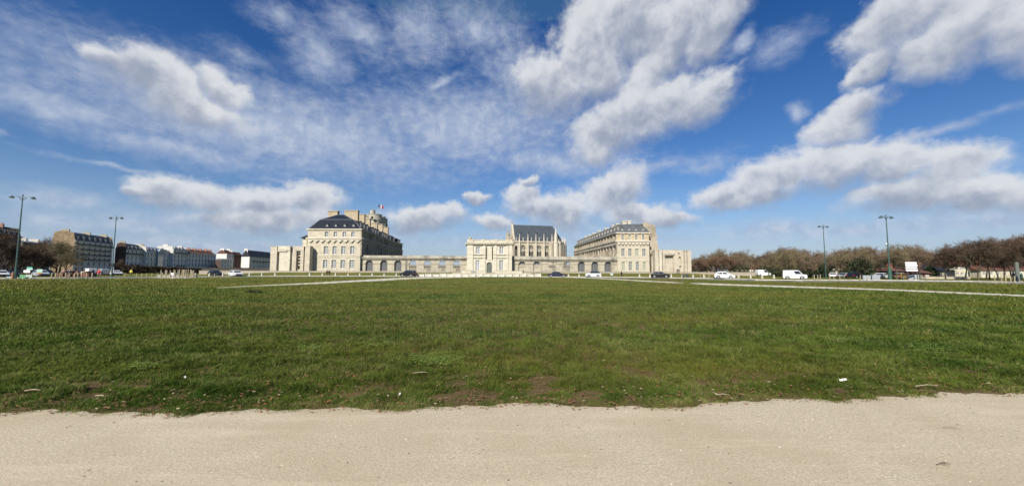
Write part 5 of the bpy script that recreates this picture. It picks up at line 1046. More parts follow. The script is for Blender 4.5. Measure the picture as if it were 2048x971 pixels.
def car(label, px, Y, kind, L, H, Wd, pc, rz, cat='car', name='parked_car', group='cars along the far road', z=None, rim=RIM, roofm=None):
    wb, rs, re, rb, bl, hd = KIND[kind]; g_ = at(px, 550, Y); pz = hgt(g_.x, Y)+.02 if z is None else z
    t = thing(name, label, cat, (g_.x, Y, pz), rz, group); w = Wd/2; zb = bl*H; zr = H; wr = .325 if H < 1.75 else .34; ax = (.5*L-.85, -.5*L+.75)
    def P(mb, n, mats): o = mb.build(n, mats); o.parent = t; return o
    low = [(-L/2+.06, .22)]
    for a_ in (ax[1], ax[0]):
        low += [(a_-wr-.06, .20)]+[(a_+(wr+.06)*math.cos(q), .30+(wr+.06)*math.sin(q)) for q in [math.pi*(1-k/8) for k in range(9)]]+[(a_+wr+.06, .20)]
    low += [(L/2-.05, .22), (L/2, .42), (L/2-.02, hd*H*.92), (L/2-.14, hd*H+.02), (wb*L+.12, zb-.03), (wb*L, zb+.02), (rb*L, zb+.02)]
    low += [(-L/2+.04, zb), (-L/2, .55)] if kind != 'sedan' else [(-L/2+.08, zb-.02), (-L/2+.01, zb-.12), (-L/2, .5)]
    mb = MB(); mb.hexa([(x, -w, z_) for x, z_ in low], [(x, w, z_) for x, z_ in low]); body = P(mb, 'body', pc); bv = body.modifiers.new('bevel', 'BEVEL'); bv.width = .05; bv.segments = 2; bv.angle_limit = R(50); bv.limit_method = 'ANGLE'
    ci = w*.80; cab = [(wb*L, zb), (rs*L, zr-.05), (rs*L-.25, zr), (re*L+.2, zr-.02), (re*L, zr-.07), (rb*L, zb)]
    wy = lambda z_: w*.985-(w*.985-ci)*(z_-zb)/(zr-zb)
    mb = MB(); mb.hexa([(x, -wy(z_), z_) for x, z_ in cab], [(x, wy(z_), z_) for x, z_ in cab]); roof = P(mb, 'cabin', roofm or pc); bv = roof.modifiers.new('bevel', 'BEVEL'); bv.width = .04; bv.segments = 2
    mb = MB(); z0_, z1_ = zb+.04, zr-.13; xf = lambda z_: wb*L+(rs*L-wb*L)*(z_-zb)/(zr-.05-zb); xr = lambda z_: rb*L+(re*L-rb*L)*(z_-zb)/(zr-.07-zb)
    spl = [(.05, .47), (.50, .78), (.80, .96)] if kind != 'van' else [(.02, .36)]
    for s in (-1, 1):
        for a_, b_ in spl:
            q = []
            for (f, z_) in ((a_, z0_), (b_, z0_), (b_, z1_), (a_, z1_)): x_f, x_r = xf(z_)-.06, xr(z_)+.08; q.append((x_f+(x_r-x_f)*f, s*(wy(z_)+.012), z_))
            mb.face(q)
    P(mb, 'side_window', CGLASS)
    mb = MB(); mb.face([(xf(z0_)+.02, -wy(z0_)*.9, z0_), (xf(z0_)+.02, wy(z0_)*.9, z0_), (xf(z1_)+.02, wy(z1_)*.88, z1_), (xf(z1_)+.02, -wy(z1_)*.88, z1_)]); P(mb, 'windscreen', CGLASS)
    if kind != 'van': mb = MB(); mb.face([(xr(z0_)-.02, -wy(z0_)*.85, z0_), (xr(z0_)-.02, wy(z0_)*.85, z0_), (xr(z1_)-.02, wy(z1_)*.85, z1_), (xr(z1_)-.02, -wy(z1_)*.85, z1_)]); P(mb, 'rear_window', CGLASS)
    for a_ in ax:
        for s in (-1, 1):
            mb = MB(); mb.tube([(a_, s*(w-.20), wr), (a_, s*(w+.005), wr)], wr, 18); wh = P(mb, 'wheel', TYRE); mb = MB(); mb.tube([(a_, s*(w-.03), wr), (a_, s*(w+.015), wr)], wr*.66, 12)
            for k in range(5): q = k*2*math.pi/5; mb.tube([(a_, s*(w+.02), wr), (a_+wr*.6*math.cos(q), s*(w+.02), wr+wr*.6*math.sin(q))], .025, 4)
            ob = mb.build('rim', rim); ob.parent = wh
    for s in (-1, 1):
        mb = MB(); mb.box(L/2-.16, L/2+.012, s*w*.72-.16, s*w*.72+.16, hd*H*.74, hd*H*.92); P(mb, 'headlight', HEADL)
        mb = MB(); mb.box(-L/2-.012, -L/2+.12, s*w*.82-.1, s*w*.82+.1, zb-.34, zb-.06); P(mb, 'tail_light', TAILL)
        mb = MB(); mb.box(wb*L-.25, wb*L-.1, s*(w+.02), s*(w+.2), zb+.02, zb+.16) if s > 0 else mb.box(wb*L-.25, wb*L-.1, -(w+.2), -(w+.02), zb+.02, zb+.16); P(mb, 'wing_mirror', pc)
        mb = MB(); mb.box(-.04*L, -.04*L+.16, s*(w+.002) if s > 0 else -(w+.02), (w+.02) if s > 0 else -(w+.002), zb-.16, zb-.12); P(mb, 'door_handle', PLAST)
    mb = MB(); mb.box(L/2-.1, L/2+.03, -w*.9, w*.9, .24, .40); P(mb, 'bumper', PLAST); mb = MB(); mb.box(L/2-.05, L/2+.015, -w*.5, w*.5, .44, .60); P(mb, 'grille', PLAST); mb = MB(); mb.box(-L/2-.03, -L/2+.1, -w*.9, w*.9, .26, .44); P(mb, 'bumper', PLAST)
    mb = MB(); mb.box(-L/2+.15, L/2-.15, -w+.04, w-.04, .16, .24); P(mb, 'sill', PLAST)
    return t
BLKP, WHTP, NAVY, GRYP = paint('black', (.008, .008, .010)), paint('white', (.72, .73, .74)), paint('navy', (.012, .014, .035)), paint('grey', (.22, .25, .28))
car('black hatchback seen from behind beside the left stone blocks', 817, 100, 'suv', 4.2, 1.62, 1.8, BLKP, R(160))
car('navy saloon driving past the right arcade wall', 1114.5, 97, 'sedan', 4.7, 1.45, 1.8, NAVY, R(-5))
car('white car with black roof before the glazed arches of the right arcade', 1186, 101, 'suv', 3.9, 1.56, 1.8, WHTP, R(172), roofm=BLKP)
car('black estate car in front of the right pavilion corner', 1320.5, 94, 'hatch', 4.25, 1.55, 1.75, BLKP, R(-17))
car('white hatchback standing alone on the verge right of the corner tower', 1448.5, 83, 'hatch', 3.9, 1.5, 1.7, WHTP, R(-23), z=.03)
car('white panel van on the verge before the bare trees', 1589, 80, 'van', 4.05, 1.83, 1.7, WHTP, R(-31), 'van', 'parked_van', z=.03)
car('black car left of the white one by the stakes on the left', 430.5, 104, 'hatch', 4.0, 1.45, 1.7, BLKP, R(-22), z=.03)
car('white car right of the black one by the low wall on the left', 471.5, 96, 'hatch', 4.2, 1.48, 1.75, WHTP, R(-35), z=.03)
roofp = car  # two-tone roof of the white crossover
pk = 'vehicles parked under the right-hand trees'
car('white car under the trees behind the slimmer right lamp post', 1670, 100, 'hatch', 4.0, 1.4, 1.7, WHTP, R(38), group=pk, z=0)
car('light grey saloon right of the slimmer right lamp post', 1692, 97, 'sedan', 4.3, 1.4, 1.7, GRYP, R(18), group=pk, z=0)
car('white car mostly hidden beside the tall right lamp post', 1764, 92, 'hatch', 4.0, 1.35, 1.7, WHTP, R(30), group=pk, z=0)
car('yellowish brown car between tall lamp post and direction sign', 1802, 86, 'hatch', 4.0, 1.35, 1.7, paint('ochre', (.22, .15, .05)), R(22), group=pk, z=0)
car('dark car in the shade left of the parked grey cars', 1712, 95, 'suv', 4.3, 1.55, 1.8, BLKP, R(20), group=pk, z=0)
car('distant white van under the trees past the moat wall end', 1526, 140, 'van', 4.6, 2.2, 1.9, WHTP, R(0), 'van', 'parked_van', pk)
CABM = mat('grey_cabinet', (.27, .30, .33), .5, 0, .15, 2)
for px_, w_, h_, lb in ((1733, 1.15, .85, 'low grey cabinet further left of the tall right lamp post'), (1751.5, 1.2, .9, 'low grey cabinet nearest the left side of the tall right lamp post'), (1826, 1.55, 1.0, 'wider blue grey cabinet below the white direction sign')):
    g_ = ground(px_, 559.8); t = thing('utility_cabinet', lb, 'cabinet', (g_.x, g_.y, 0), R(-30), 'grey cabinets by the right verge')
    mb = MB(); mb.box(-w_/2, w_/2, -.3, .3, .1, h_); o = mb.build('body', CABM); o.parent = t; o.modifiers.new('bevel', 'BEVEL').width = .03
    mb = MB(); mb.box(-w_/2-.04, w_/2+.04, -.34, .34, h_+.002, h_+.06); mb.build('lid', mat('pale_lid', (.45, .47, .5), .4)).parent = t
    mb = MB(); mb.box(-w_/2-.02, w_/2+.02, -.32, .32, 0, .098); mb.build('plinth', KERB).parent = t
    for s2 in (-1, 1): mb = MB(); mb.box(s2*w_*.24-w_*.21, s2*w_*.24+w_*.21, -.32, -.302, .18, h_-.08); mb.build('door', mat('cabinet_door', (.24, .27, .30), .5)).parent = t
lk = 'vehicles on the road at the left'
car('white van parked before the balcony block', 178, 98, 'van', 4.2, 1.9, 1.75, WHTP, R(155), 'van', 'parked_van', lk, 0)
car('silver grey van parked just right of the white van', 204, 103, 'van', 4.4, 1.85, 1.75, paint('silver', (.36, .37, .38)), R(152), 'van', 'parked_van', lk, 0)
car('silver car behind the green and grey site panels', 81, 88, 'hatch', 4.1, 1.45, 1.75, paint('pale_silver', (.42, .45, .52)), R(-25), group=lk, z=0)
car('dark car right of the silver one behind the left signs', 93, 96, 'suv', 4.2, 1.5, 1.75, BLKP, R(-30), group=lk, z=0)
car('white car right of the second left lamp post', 231, 106, 'hatch', 4.0, 1.4, 1.75, WHTP, R(-25), group=lk, z=0)
car('white car cut by the left edge of the view', -1, 78, 'hatch', 4.2, 1.4, 1.8, WHTP, R(-25), group=lk, z=0)
car('dark car behind the leftmost lamp post', 22, 84, 'hatch', 4.2, 1.45, 1.8, BLKP, R(-25), group=lk, z=0)
# ------------------------------------------------------------------ lamp posts
def lamp(px, pbase, ptop, Y, label, ang=0.0, sleeve=False):
    g_ = at(px, pbase, Y); H = at(px, ptop, Y).z; t = thing('street_lamp', label, 'street lamp', (g_.x, Y, 0), ang, 'tall twin-armed green street lamps')
    def P(mb, n, m, par=None, sm=False): o = mb.build(n, m, smooth=sm); o.parent = par or t; return o
    mb = MB(); mb.lathe((0, 0, 0), [(.26, 0), (.26, .25), (.17, .35), (.14, 1.4), (.12, 1.5), (.10, H*.5), (.065, H*.97), (.04, H)], 14); P(mb, 'pole', LAMPG)
    if sleeve: mb = MB(); mb.lathe((0, 0, 0), [(.30, 0), (.30, 2.2), (.24, 2.25), (.22, H*.2), (.13, H*.21)], 12); P(mb, 'sleeve', mat('bright_green_sleeve', (.035, .085, .06), .5))
    for s in (-1, 1):
        mb = MB(); mb.tube([(0, 0, H-.55), (s*.35, 0, H-.2), (s*.8, 0, H-.08), (s*1.25, 0, H-.12)], [.05, .045, .04, .04], 8); mb.tube([(0, 0, H-.9), (s*.5, 0, H-.25)], .025, 6); arm = P(mb, 'arm', LAMPG)
        mb = MB(); mb.lathe((s*1.3, 0, H-.42), [(.34, 0), (.36, .05), (.29, .14), (.15, .26), (.08, .38), (.03, .44)], 14); P(mb, 'lamp_shade', LAMPG)
        mb = MB(); mb.lathe((s*1.3, 0, H-.5), [(.1, 0), (.27, .05), (.3, .08)], 12); P(mb, 'lamp_glass', mat('lamp_lens', (.5, .5, .48), .3))
    mb = MB(); mb.lathe((0, 0, H-.05), [(.08, 0), (.1, .1), (.03, .35)], 8); P(mb, 'finial', LAMPG)
    return t
lamp(30, 557, 391.5, 66, 'tall green street lamp at the far left with two hooded heads', R(25)); lamp(223.5, 552, 433.5, 88, 'tall green street lamp beside the balcony apartment block', R(0))
lamp(1652, 555, 451, 100, 'slimmer further green street lamp above the cream house on the right', R(12)); lamp(1780.5, 560.5, 431.5, 72, 'tall green street lamp with thick green sleeve on the right', R(12), True)
mb = MB(); p = at(1772.8, 487.5, 71.7); mb.lathe((p.x, p.y, p.z-.12), [(.05, 0), (.13, .08), (.13, .2), (.05, .28)], 10); tag(mb.build('globe_camera', WHITE), 'small white globe fixed on the shaft of the tall right lamp post', 'camera')
# ------------------------------------------------------------------ signs
def board_sign(label, px0, px1, Y, boards, posts, name='direction_sign'):
    x0, x1 = X(px0, Y, 540), X(px1, Y, 540); t = thing(name, label, 'road sign', ((x0+x1)/2, Y, 0)); cp = (px0+px1)/2
    for (a, b_, dx0, dx1, m) in boards:
        z1, z0 = at(cp, a, Y).z, at(cp, b_, Y).z; mb = MB(); L_ = x1-x0; xa, xb = x0+L_*dx0, x0+L_*dx1; mb.hexa([(xa, Y-.05, z0), (xb-.12, Y-.05, z0), (xb, Y-.05, (z0+z1)/2), (xb-.12, Y-.05, z1), (xa, Y-.05, z1)], [(xa, Y, z0), (xb-.12, Y, z0), (xb, Y, (z0+z1)/2), (xb-.12, Y, z1), (xa, Y, z1)]); mb.build('sign_board', m, t)
    zt = at(cp, boards[0][0]-1.5, Y).z
    for f in posts: mb = MB(); xx = x0+(x1-x0)*f; mb.tube([(xx, Y+.08, 0), (xx, Y+.08, zt)], .06, 8); mb.build('post', mat('brown_post', (.10, .06, .05), .7), t)
    return t
SW = mat('sign_white', (.78, .78, .80), .4); SG = mat('sign_pale_green', (.35, .55, .47), .4); ST = mat('sign_teal', (.10, .35, .30), .4)
board_sign('four white arrow boards stacked on two brown posts on the right', 1811, 1835.5, 74, [(523.6, 527.2, 0, .95, SW), (527.9, 532.4, .02, 1, SW), (533.6, 537, .02, .97, SW), (538.2, 541.8, .03, 1, SW)], (.2, .98))
board_sign('teal and white arrow boards at the left beyond the site panels', 48, 66.5, 72, [(533.5, 536, .33, .95, ST), (536.3, 539.2, .30, .98, SG), (539.8, 542.2, 0, .72, SW), (542.6, 544.8, 0, .72, SW)], (.35, .65))
board_sign('three small pale boards over an orange plate right of the teal sign', 74.5, 86, 76, [(538, 540.4, 0, 1, SG), (540.8, 542.4, 0, 1, SG), (542.6, 544, 0, 1, SG), (544.3, 547, .1, .9, mat('orange_plate', (.40, .20, .07), .6))], (.5,))
# site panels on the left
def panel(label, px0, px1, Y, top, bot, m, n=1, nm='barrier'):
    x0, x1 = X(px0, Y), X(px1, Y); zt, zb = at((px0+px1)/2, top, Y).z, max(.02, at((px0+px1)/2, bot, Y).z); t = thing(nm, label, 'barrier', ((x0+x1)/2, Y, 0))
    mb = MB(); mb.box(x0, x1, Y-.03, Y+.03, zb+.1, zt); mb.build('panel', m, t)
    mb = MB(); mb.tube([(x0, Y, zt), (x1, Y, zt)], .03, 6); mb.tube([(x0, Y, 0), (x0, Y, zt)], .03, 6); mb.tube([(x1, Y, 0), (x1, Y, zt)], .03, 6); mb.build('frame', mat('grey_metal', (.35, .36, .38), .4, .5), t)
    for xx in (x0, x1): mb = MB(); mb.box(xx-.1, xx+.1, Y-.35, Y+.35, 0, .12); mb.build('foot', KERB, t)
panel('bright green site panel below the teal sign', 43, 53.5, 66, 549.5, 557.5, mat('site_green', (.07, .26, .10), .6)); panel('pale grey green mesh panel right of the bright green one', 53.8, 67, 66.5, 549.3, 557, mat('site_grey', (.33, .40, .36), .6))
panel('low pale green panel at the foot of the leftmost lamp post', 16.5, 30, 66, 553, 557, mat('site_grey_green', (.28, .36, .33), .6))
for i, (px, Y) in enumerate([(28.5, 64.5), (34, 67)]):
    x_ = X(px, Y); mb = MB(); zt_ = at(px, (543.5, 549.5)[i], Y).z; mb.lathe((0, 0, 0), [(.28, 0), (.28, .1), (.2, .12), (.16, zt_-.1), (.05, zt_)], 10)
    o = mb.build('site_post', (mat('terracotta_wrap', (.30, .15, .08), .9), WHITE)[i]); o.location = (x_, Y, 0); tag(o, ('terracotta coloured wrapping post by the leftmost lamp post', 'white stubby post right of the leftmost lamp post')[i], 'post')
mb = MB(); p = at(136, 548, 86); 
for i in range(14): x0 = p.x-3+i*.5; mb.box(x0, x0+.56, 86+random.uniform(0, 2), 88.2, 0, random.uniform(.5, 1.3))
o = mb.build('pallet_pile', mat('rusty_timber', (.17, .085, .055), .9, 0, .4, 2)); tag(o, 'low stack of reddish brown timber behind the wooden posts', 'timber pile')
# wooden posts and stakes
WOOD = mat('weathered_post_wood', (.36, .31, .22), .9, 0, .3, 3); mbk = MB(); mbk.lathe((0, 0, 0), [(.06, 0), (.06, 1.0), (.02, 1.06)], 7); wp = mbk.mesh('wooden_post', WOOD)
PW = ['leftmost', 'second from the left', 'third from the left', 'fourth from the left', 'fifth from the left', 'sixth from the left', 'seventh from the left', 'eighth from the left', 'ninth from the left', 'tenth from the left', 'eleventh from the left', 'twelfth from the left', 'seventh from the right', 'sixth from the right', 'fifth from the right', 'fourth from the right', 'third from the right', 'second from the right']
def posts(pxs, ys, lbl, grp_, h, rr=1.0, cat='post', nm='wooden_post'):
    for i, px in enumerate(pxs):
        g_ = ground(px, ys[i] if hasattr(ys, '__len__') else ys); hh = h[i] if hasattr(h, '__len__') else h
        o = put(wp, nm, None, (g_.x, g_.y, 0), random.uniform(0, 3), (rr, rr, hh*random.uniform(.94, 1.06))); tag(o, lbl+', '+('rightmost' if i == len(pxs)-1 else PW[i]), cat, grp_)
posts([103, 111, 120, 131, 149, 155.5, 163, 173, 184], 557.5, 'light wooden post in the row before the balcony block', 'wooden posts along the left meadow edge', 1.0, 1.5)
posts([250, 273, 283.5, 292.5, 303.5, 314.5], 555.0, 'thin wooden stake on the green bank right of the yellow jacket', 'stakes on the left bank', .85, 1.0)
posts([321.5, 324.5, 330.5, 333, 340, 347.5, 349.5, 355.5, 358.5, 363.5, 366, 367.8, 371.5, 375.8, 380.5, 382.5, 384.5, 387], 554.9, 'pale upright stake of the small enclosure on gravel at the left', 'upright stakes of the small enclosure', [1.55, 1.0, 1.5, 1.5, 1.5, 1.5, 1.5, 1.5, 1.7, 1.5, 1.5, 1.5, 1.5, 1.7, 1.5, 1.5, 1.4, 1.5], 1.3)
pixpath('gravel_pad', [(300, 554.4, .5), (322, 555.2, 1.6), (345, 555.6, 2.0), (372, 555.3, 1.7), (392, 554.6, .5)], WGRAVEL, .016)
g_ = ground(337, 554.2); mb = MB()
for i in range(16): q = random.uniform(.18, .45); mb.hexa(*[[(g_.x-2.2+i*.5+q*sx_*k, g_.y+.4+q*sy_*k+random.uniform(0, .2), z_) for sx_, sy_ in ((-1, -1), (1, -1), (1, 1), (-1, 1))] for k, z_ in ((1, 0), (.7, q*1.3))])
tag(mb.build('rubble_pile', mat('grey_rubble', (.26, .25, .22), .95, 0, .3, 3)), 'low heap of grey stones inside the stake enclosure', 'stone pile')
g_ = ground(346.5, 553.6); mb = MB(); mb.box(g_.x-.45, g_.x+.45, g_.y-.3, g_.y+.3, .1, .85); mb.box(g_.x-.5, g_.x+.5, g_.y-.35, g_.y+.35, .85, .95); tag(mb.build('white_bin', WHITE), 'white box standing among the stakes of the enclosure', 'box')
for pxs, yb, lb, gr_ in (([1401, 1411, 1417, 1420], 555.6, 'thin pale stake in the grass left of the white hatchback', 'stakes by the white hatchback'), ([1629, 1636, 1641, 1660, 1668, 1680, 1721, 1735], 560.5, 'thin post at the verge right of the white van', 'thin posts on the right verge'), ([2004, 2012, 2022, 2030, 1990], 566.3, 'thin post near the yellow barriers', 'thin posts by the barriers')):
    posts(pxs, yb, lb, gr_, 1.0, 1.0)
# barriers and totem on the right
YEL = mat('yellow_paint', (.38, .31, .05), .6)
for i, px in enumerate((2003, 2015)):
    Y = 68; x0 = X(px-1, Y, 560); t = thing('barrier', 'yellow tubular barrier under the trees, %s of two' % ('left one', 'right one')[i], 'barrier', (x0, Y, 0)); mb = MB(); mb.tube([(0, 0, 0), (0, 0, 1), (.95, 0, 1), (.95, 0, 0)], .03, 6); mb.tube([(0, 0, .35), (.95, 0, .35)], .025, 6); mb.build('frame', YEL).parent = t
Y = 66; p = at(2036.5, 562, Y); t = thing('information_totem', 'tall narrow grey totem leaning by the right edge', 'sign', (p.x, Y, 0)); h = at(2036, 523.5, Y).z; mb = MB(); mb.hexa([(-.33, -.1, 0), (.33, -.1, 0), (.33, .1, 0), (-.33, .1, 0)], [(-.24, -.08, h), (.24, -.08, h), (.24, .08, h), (-.24, .08, h)]); mb.build('panel', mat('totem_grey', (.13, .145, .13), .6, 0, .2, 2)).parent = t; mb = MB(); mb.box(-.45, .45, -.25, .25, 0, .15); mb.build('base', KERB).parent = t
g_ = ground(1223.5, 552.6); t = thing('notice_board', 'small pale blue notice board by the road before the right arcade', 'sign', (g_.x, g_.y, 0)); mb = MB(); mb.box(-.38, .38, -.03, .03, .35, .95); mb.build('board', mat('pale_blue_board', (.45, .50, .52), .5)).parent = t; mb = MB(); mb.tube([(0, .05, 0), (0, .05, .9)], .035, 6); mb.build('post', IRON).parent = t
g_ = ground(1371, 554.5); t = thing('motor_scooter', 'dark grey scooter parked between bollards before the corner tower', 'scooter', (g_.x, g_.y, 0)); 
mb = MB(); mb.hexa([(-.75, -.15, .35), (.35, -.15, .28), (.35, .15, .28), (-.75, .15, .35)], [(-.8, -.13, .8), (-.1, -.13, .72), (-.1, .13, .72), (-.8, .13, .8)]); mb.hexa([(.3, -.2, .25), (.5, -.2, .25), (.5, .2, .25), (.3, .2, .25)], [(.32, -.22, 1.0), (.42, -.22, 1.0), (.42, .22, 1.0), (.32, .22, 1.0)]); mb.build('body', mat('scooter_grey', (.07, .075, .085), .4)).parent = t
for xx in (-.6, .6): mb = MB(); mb.tube([(xx, -.06, .25), (xx, .06, .25)], .25, 14); mb.build('wheel', TYRE).parent = t
mb = MB(); mb.tube([(.4, -.35, 1.08), (.38, 0, 1.02), (.4, .35, 1.08)], .025, 6); mb.build('handlebar', IRON).parent = t
# ------------------------------------------------------------------ people
SKIN = mat('skin', (.42, .25, .18), .6); HAIR = mat('dark_hair', (.03, .02, .015), .7)
def skinmesh(name, V_, E_, Rr, m, parent, sub=1):
    me = bpy.data.meshes.new(name); me.from_pydata(V_, E_, []); me.materials.append(m); o = bpy.data.objects.new(name, me); COL.objects.link(o); o.parent = parent
    md = o.modifiers.new('skin', 'SKIN'); md.use_smooth_shade = True; md.use_x_symmetry = False; o.modifiers.new('sub', 'SUBSURF').levels = sub; o.modifiers['sub'].render_levels = sub
    if not me.skin_vertices: 
        me.attributes
    for i, sv in enumerate(me.skin_vertices[0].data): sv.radius = (Rr[i], Rr[i]); sv.use_root = (i == 0)
    return o
def person(label, px, Y, rz=0.0, coat=(.02, .02, .025), trous=(.02, .022, .03), stride=.18, H=1.72, group=None, py=551, long_=False, z=None, hat=None):
    g_ = at(px, py, Y); t = thing('person', label, 'person', (g_.x, Y, hgt(g_.x, Y) if z is None else z), rz, group); k = H/1.75; s = stride
    J = {'pelvis': (0, 0, .96), 'waist': (0, 0, 1.1), 'chest': (0, 0, 1.32), 'neck': (0, 0, 1.48), 'head0': (.02, 0, 1.56), 'head': (.03, 0, 1.64), 'crown': (.015, 0, 1.70)}
    for nm, q in (('l', 1), ('r', -1)):
        f = q*s; J.update({'hip'+nm: (0, q*.09, .9), 'knee'+nm: (f*.6+.04, q*.1, .5), 'ank'+nm: (f*1.1-.02, q*.1, .09), 'toe'+nm: (f*1.1+.16, q*.12, .04), 'sh'+nm: (0, q*.18, 1.4), 'el'+nm: (-f*.5-.04, q*.24, 1.13), 'wr'+nm: (-f*.7+.08, q*.23, .9), 'ha'+nm: (-f*.75+.11, q*.22, .82)})
    Rd = {'pelvis': .13, 'waist': .12, 'chest': .145, 'neck': .055, 'head0': .085, 'head': .098, 'crown': .07, 'hip': .085, 'knee': .058, 'ank': .04, 'toe': .035, 'sh': .06, 'el': .042, 'wr': .03, 'ha': .035}
    rad = lambda n: Rd[n] if n in Rd else Rd[n[:-1]]
    ED = [('pelvis', 'waist'), ('waist', 'chest'), ('chest', 'neck'), ('neck', 'head0'), ('head0', 'head'), ('head', 'crown')]
    for nm in 'lr': ED += [('pelvis', 'hip'+nm), ('hip'+nm, 'knee'+nm), ('knee'+nm, 'ank'+nm), ('ank'+nm, 'toe'+nm), ('chest', 'sh'+nm), ('sh'+nm, 'el'+nm), ('el'+nm, 'wr'+nm), ('wr'+nm, 'ha'+nm)]
    def mk(name, edges, add, m, first):
        ns = [first]+[n for n in dict.fromkeys(sum(([a, b_] for a, b_ in edges), [])) if n != first]; ix = {n: i for i, n in enumerate(ns)}
        return skinmesh(name, [tuple(c*k for c in J[n]) for n in ns], [(ix[a], ix[b_]) for a, b_ in edges], [(rad(n)+add)*k for n in ns], m, t)
    mk('body', ED, 0, SKIN, 'pelvis')
    ce = [('pelvis', 'waist'), ('waist', 'chest')]+[(a+n, b_+n) for n in 'lr' for a, b_ in (('sh', 'el'), ('el', 'wr'))]+[('chest', 'shl'), ('chest', 'shr')]
    J['hem'] = (0, 0, .62 if long_ else .84); Rd['hem'] = .16; ce.append(('pelvis', 'hem'))
    mk('coat', ce, .022, mat('cloth_%.2f_%.2f_%.2f' % coat, coat, .9), 'pelvis')
    J['tw'] = (0, 0, .98); Rd['tw'] = .12
    mk('trousers', [('tw', 'hipl'), ('tw', 'hipr'), ('hipl', 'kneel'), ('hipr', 'kneer'), ('kneel', 'ankl'), ('kneer', 'ankr')], .016, mat('cloth_%.2f_%.2f_%.2f' % trous, trous, .9), 'tw')
    mb = MB(); mb.lathe((-.012*k, 0, 1.60*k), [(.10*k, 0), (.112*k, .06*k), (.10*k, .12*k), (.05*k, .165*k)], 10); mb.build('hair', HAIR if hat is None else mat('hat_%.2f' % hat[0], hat, .8), smooth=True).parent = t
    for n in 'lr': mb = MB(); a = J['ank'+n]; mb.box((a[0]-.07)*k, (a[0]+.2)*k, (a[1]-.05)*k, (a[1]+.05)*k, 0, .09*k); mb.build('shoe', IRON).parent = t
    return t
Hb = {}
person('person in dark clothes walking left of a companion, before the left pavilion', 654.2, 112, R(-90), py=548, group='couple before the left pavilion', z=.0)
person('person in black long coat, right one of the pair before the left pavilion', 658.6, 112, R(-75), long_=True, group='couple before the left pavilion', z=.0)
person('person in navy top and beige trousers standing by the wooden posts on the left', 139, 74, R(-80), (.02, .022, .05), (.38, .30, .22), .25, z=0)
person('person in black before the white van on the left', 185.2, 80, R(180), long_=True, z=0)
person('person in bright red jacket before the silver van on the left', 197.6, 80, R(-90), (.55, .03, .05), (.05, .03, .03), .1, z=0)
person('person in yellow high visibility jacket on the left bank', 261.8, 98, R(-90), (.75, .68, .08), (.05, .04, .03), .1, z=0)
person('person in black walking before the right pavilion windows', 1243.3, 103, R(0), stride=.25, z=0)
person('left one of two people in dark clothes by the corner tower wall', 1354.7, 137, R(90), group='two people below the right corner tower')
person('right one of two people in dark clothes by the corner tower wall', 1358.2, 137, R(90), (.03, .02, .02), group='two people below the right corner tower')
person('person in black standing at the end of the right bridge wall', 1046.3, 128, R(0), long_=True)
person('person in teal coat with white hat at the right edge', 2043, 65, R(120), (.02, .10, .10), (.02, .02, .03), .1, hat=(.7, .7, .7), z=0, long_=True)
person('person in blue jeans standing left of the grey totem', 2027, 67, R(-80), (.06, .07, .09), (.03, .04, .09), .1, z=0)
person('small person with grey top near the timber stack at the left', 126.5, 90, R(-90), (.30, .24, .27), (.05, .04, .05), .1, z=0)
# ------------------------------------------------------------------ grass of the meadow
def vnoise(x, y, s, seed):
    g = np.random.default_rng(seed).random((256, 256)); x = x/s; y = y/s; xi = np.floor(x).astype(int); yi = np.floor(y).astype(int); fx = x-xi; fy = y-yi; fx = fx*fx*(3-2*fx); fy = fy*fy*(3-2*fy)
    a = g[xi % 256, yi % 256]; b = g[(xi+1) % 256, yi % 256]; c = g[xi % 256, (yi+1) % 256]; d = g[(xi+1) % 256, (yi+1) % 256]
    return (a*(1-fx)+b*fx)*(1-fy)+(c*(1-fx)+d*fx)*fy
NB = 900000
px = rng.uniform(-140, 2190, NB); u_ = rng.random(NB); py = 553.5+(842-553.5)*u_**.92
rx = CX.x*((px-IW/2)/FPX)+CY.x*((IH/2-py)/FPX)-CZ.x; ry = CX.y*((px-IW/2)/FPX)+CY.y*((IH/2-py)/FPX)-CZ.y; rz = CX.z*((px-IW/2)/FPX)+CY.z*((IH/2-py)/FPX)-CZ.z
tt = -EYE/rz; gx = rx*tt; gy = ry*tt; gx += rng.normal(0, .02, NB); 
road = np.interp(px, [a for a, b_ in RD], [b_ for a, b_ in RD])
keep = py > road+1.0
for P_ in ([(436, 575.2), (500, 571.6), (585, 568.0), (640, 565.6), (700, 562.3), (760, 559.2), (800, 557.0), (850, 555.0), (905, 553.8)], [(1100, 553.3), (1180, 555.6), (1240, 558.6), (1290, 561.6), (1340, 564.2), (1368, 565.4)], [(1380, 566.0), (1402, 567.0), (1440, 568.4), (1530, 571.4), (1640, 574.8), (1750, 578.2), (1800, 580.0), (1900, 584.6), (2048, 591), (2300, 603)]):
    ex = np.interp(px, [a for a, b_ in P_], [b_ for a, b_ in P_]); keep &= ~((px > P_[0][0]-4) & (px < P_[-1][0]) & (np.abs(py-ex-.6) < 2.3))
d_edge = gy-(np.interp(gx, EX, EY)+edge_noise(gx))
c1 = vnoise(gx+50, gy+50, .22, 1); c2 = vnoise(gx+90, gy+50, .75, 2); c3 = vnoise(gx+90, gy+150, 2.6, 3); c4 = vnoise(gx+500, gy+50, .09, 4)
bare = np.clip((vnoise(gx+300, gy*2.0+70, .62, 9)*.6+vnoise(gx+30, gy*2.0+270, .21, 10)*.4-.56)*4.5, 0, .8)*np.clip((3.0-d_edge)/2.4, 0, 1)
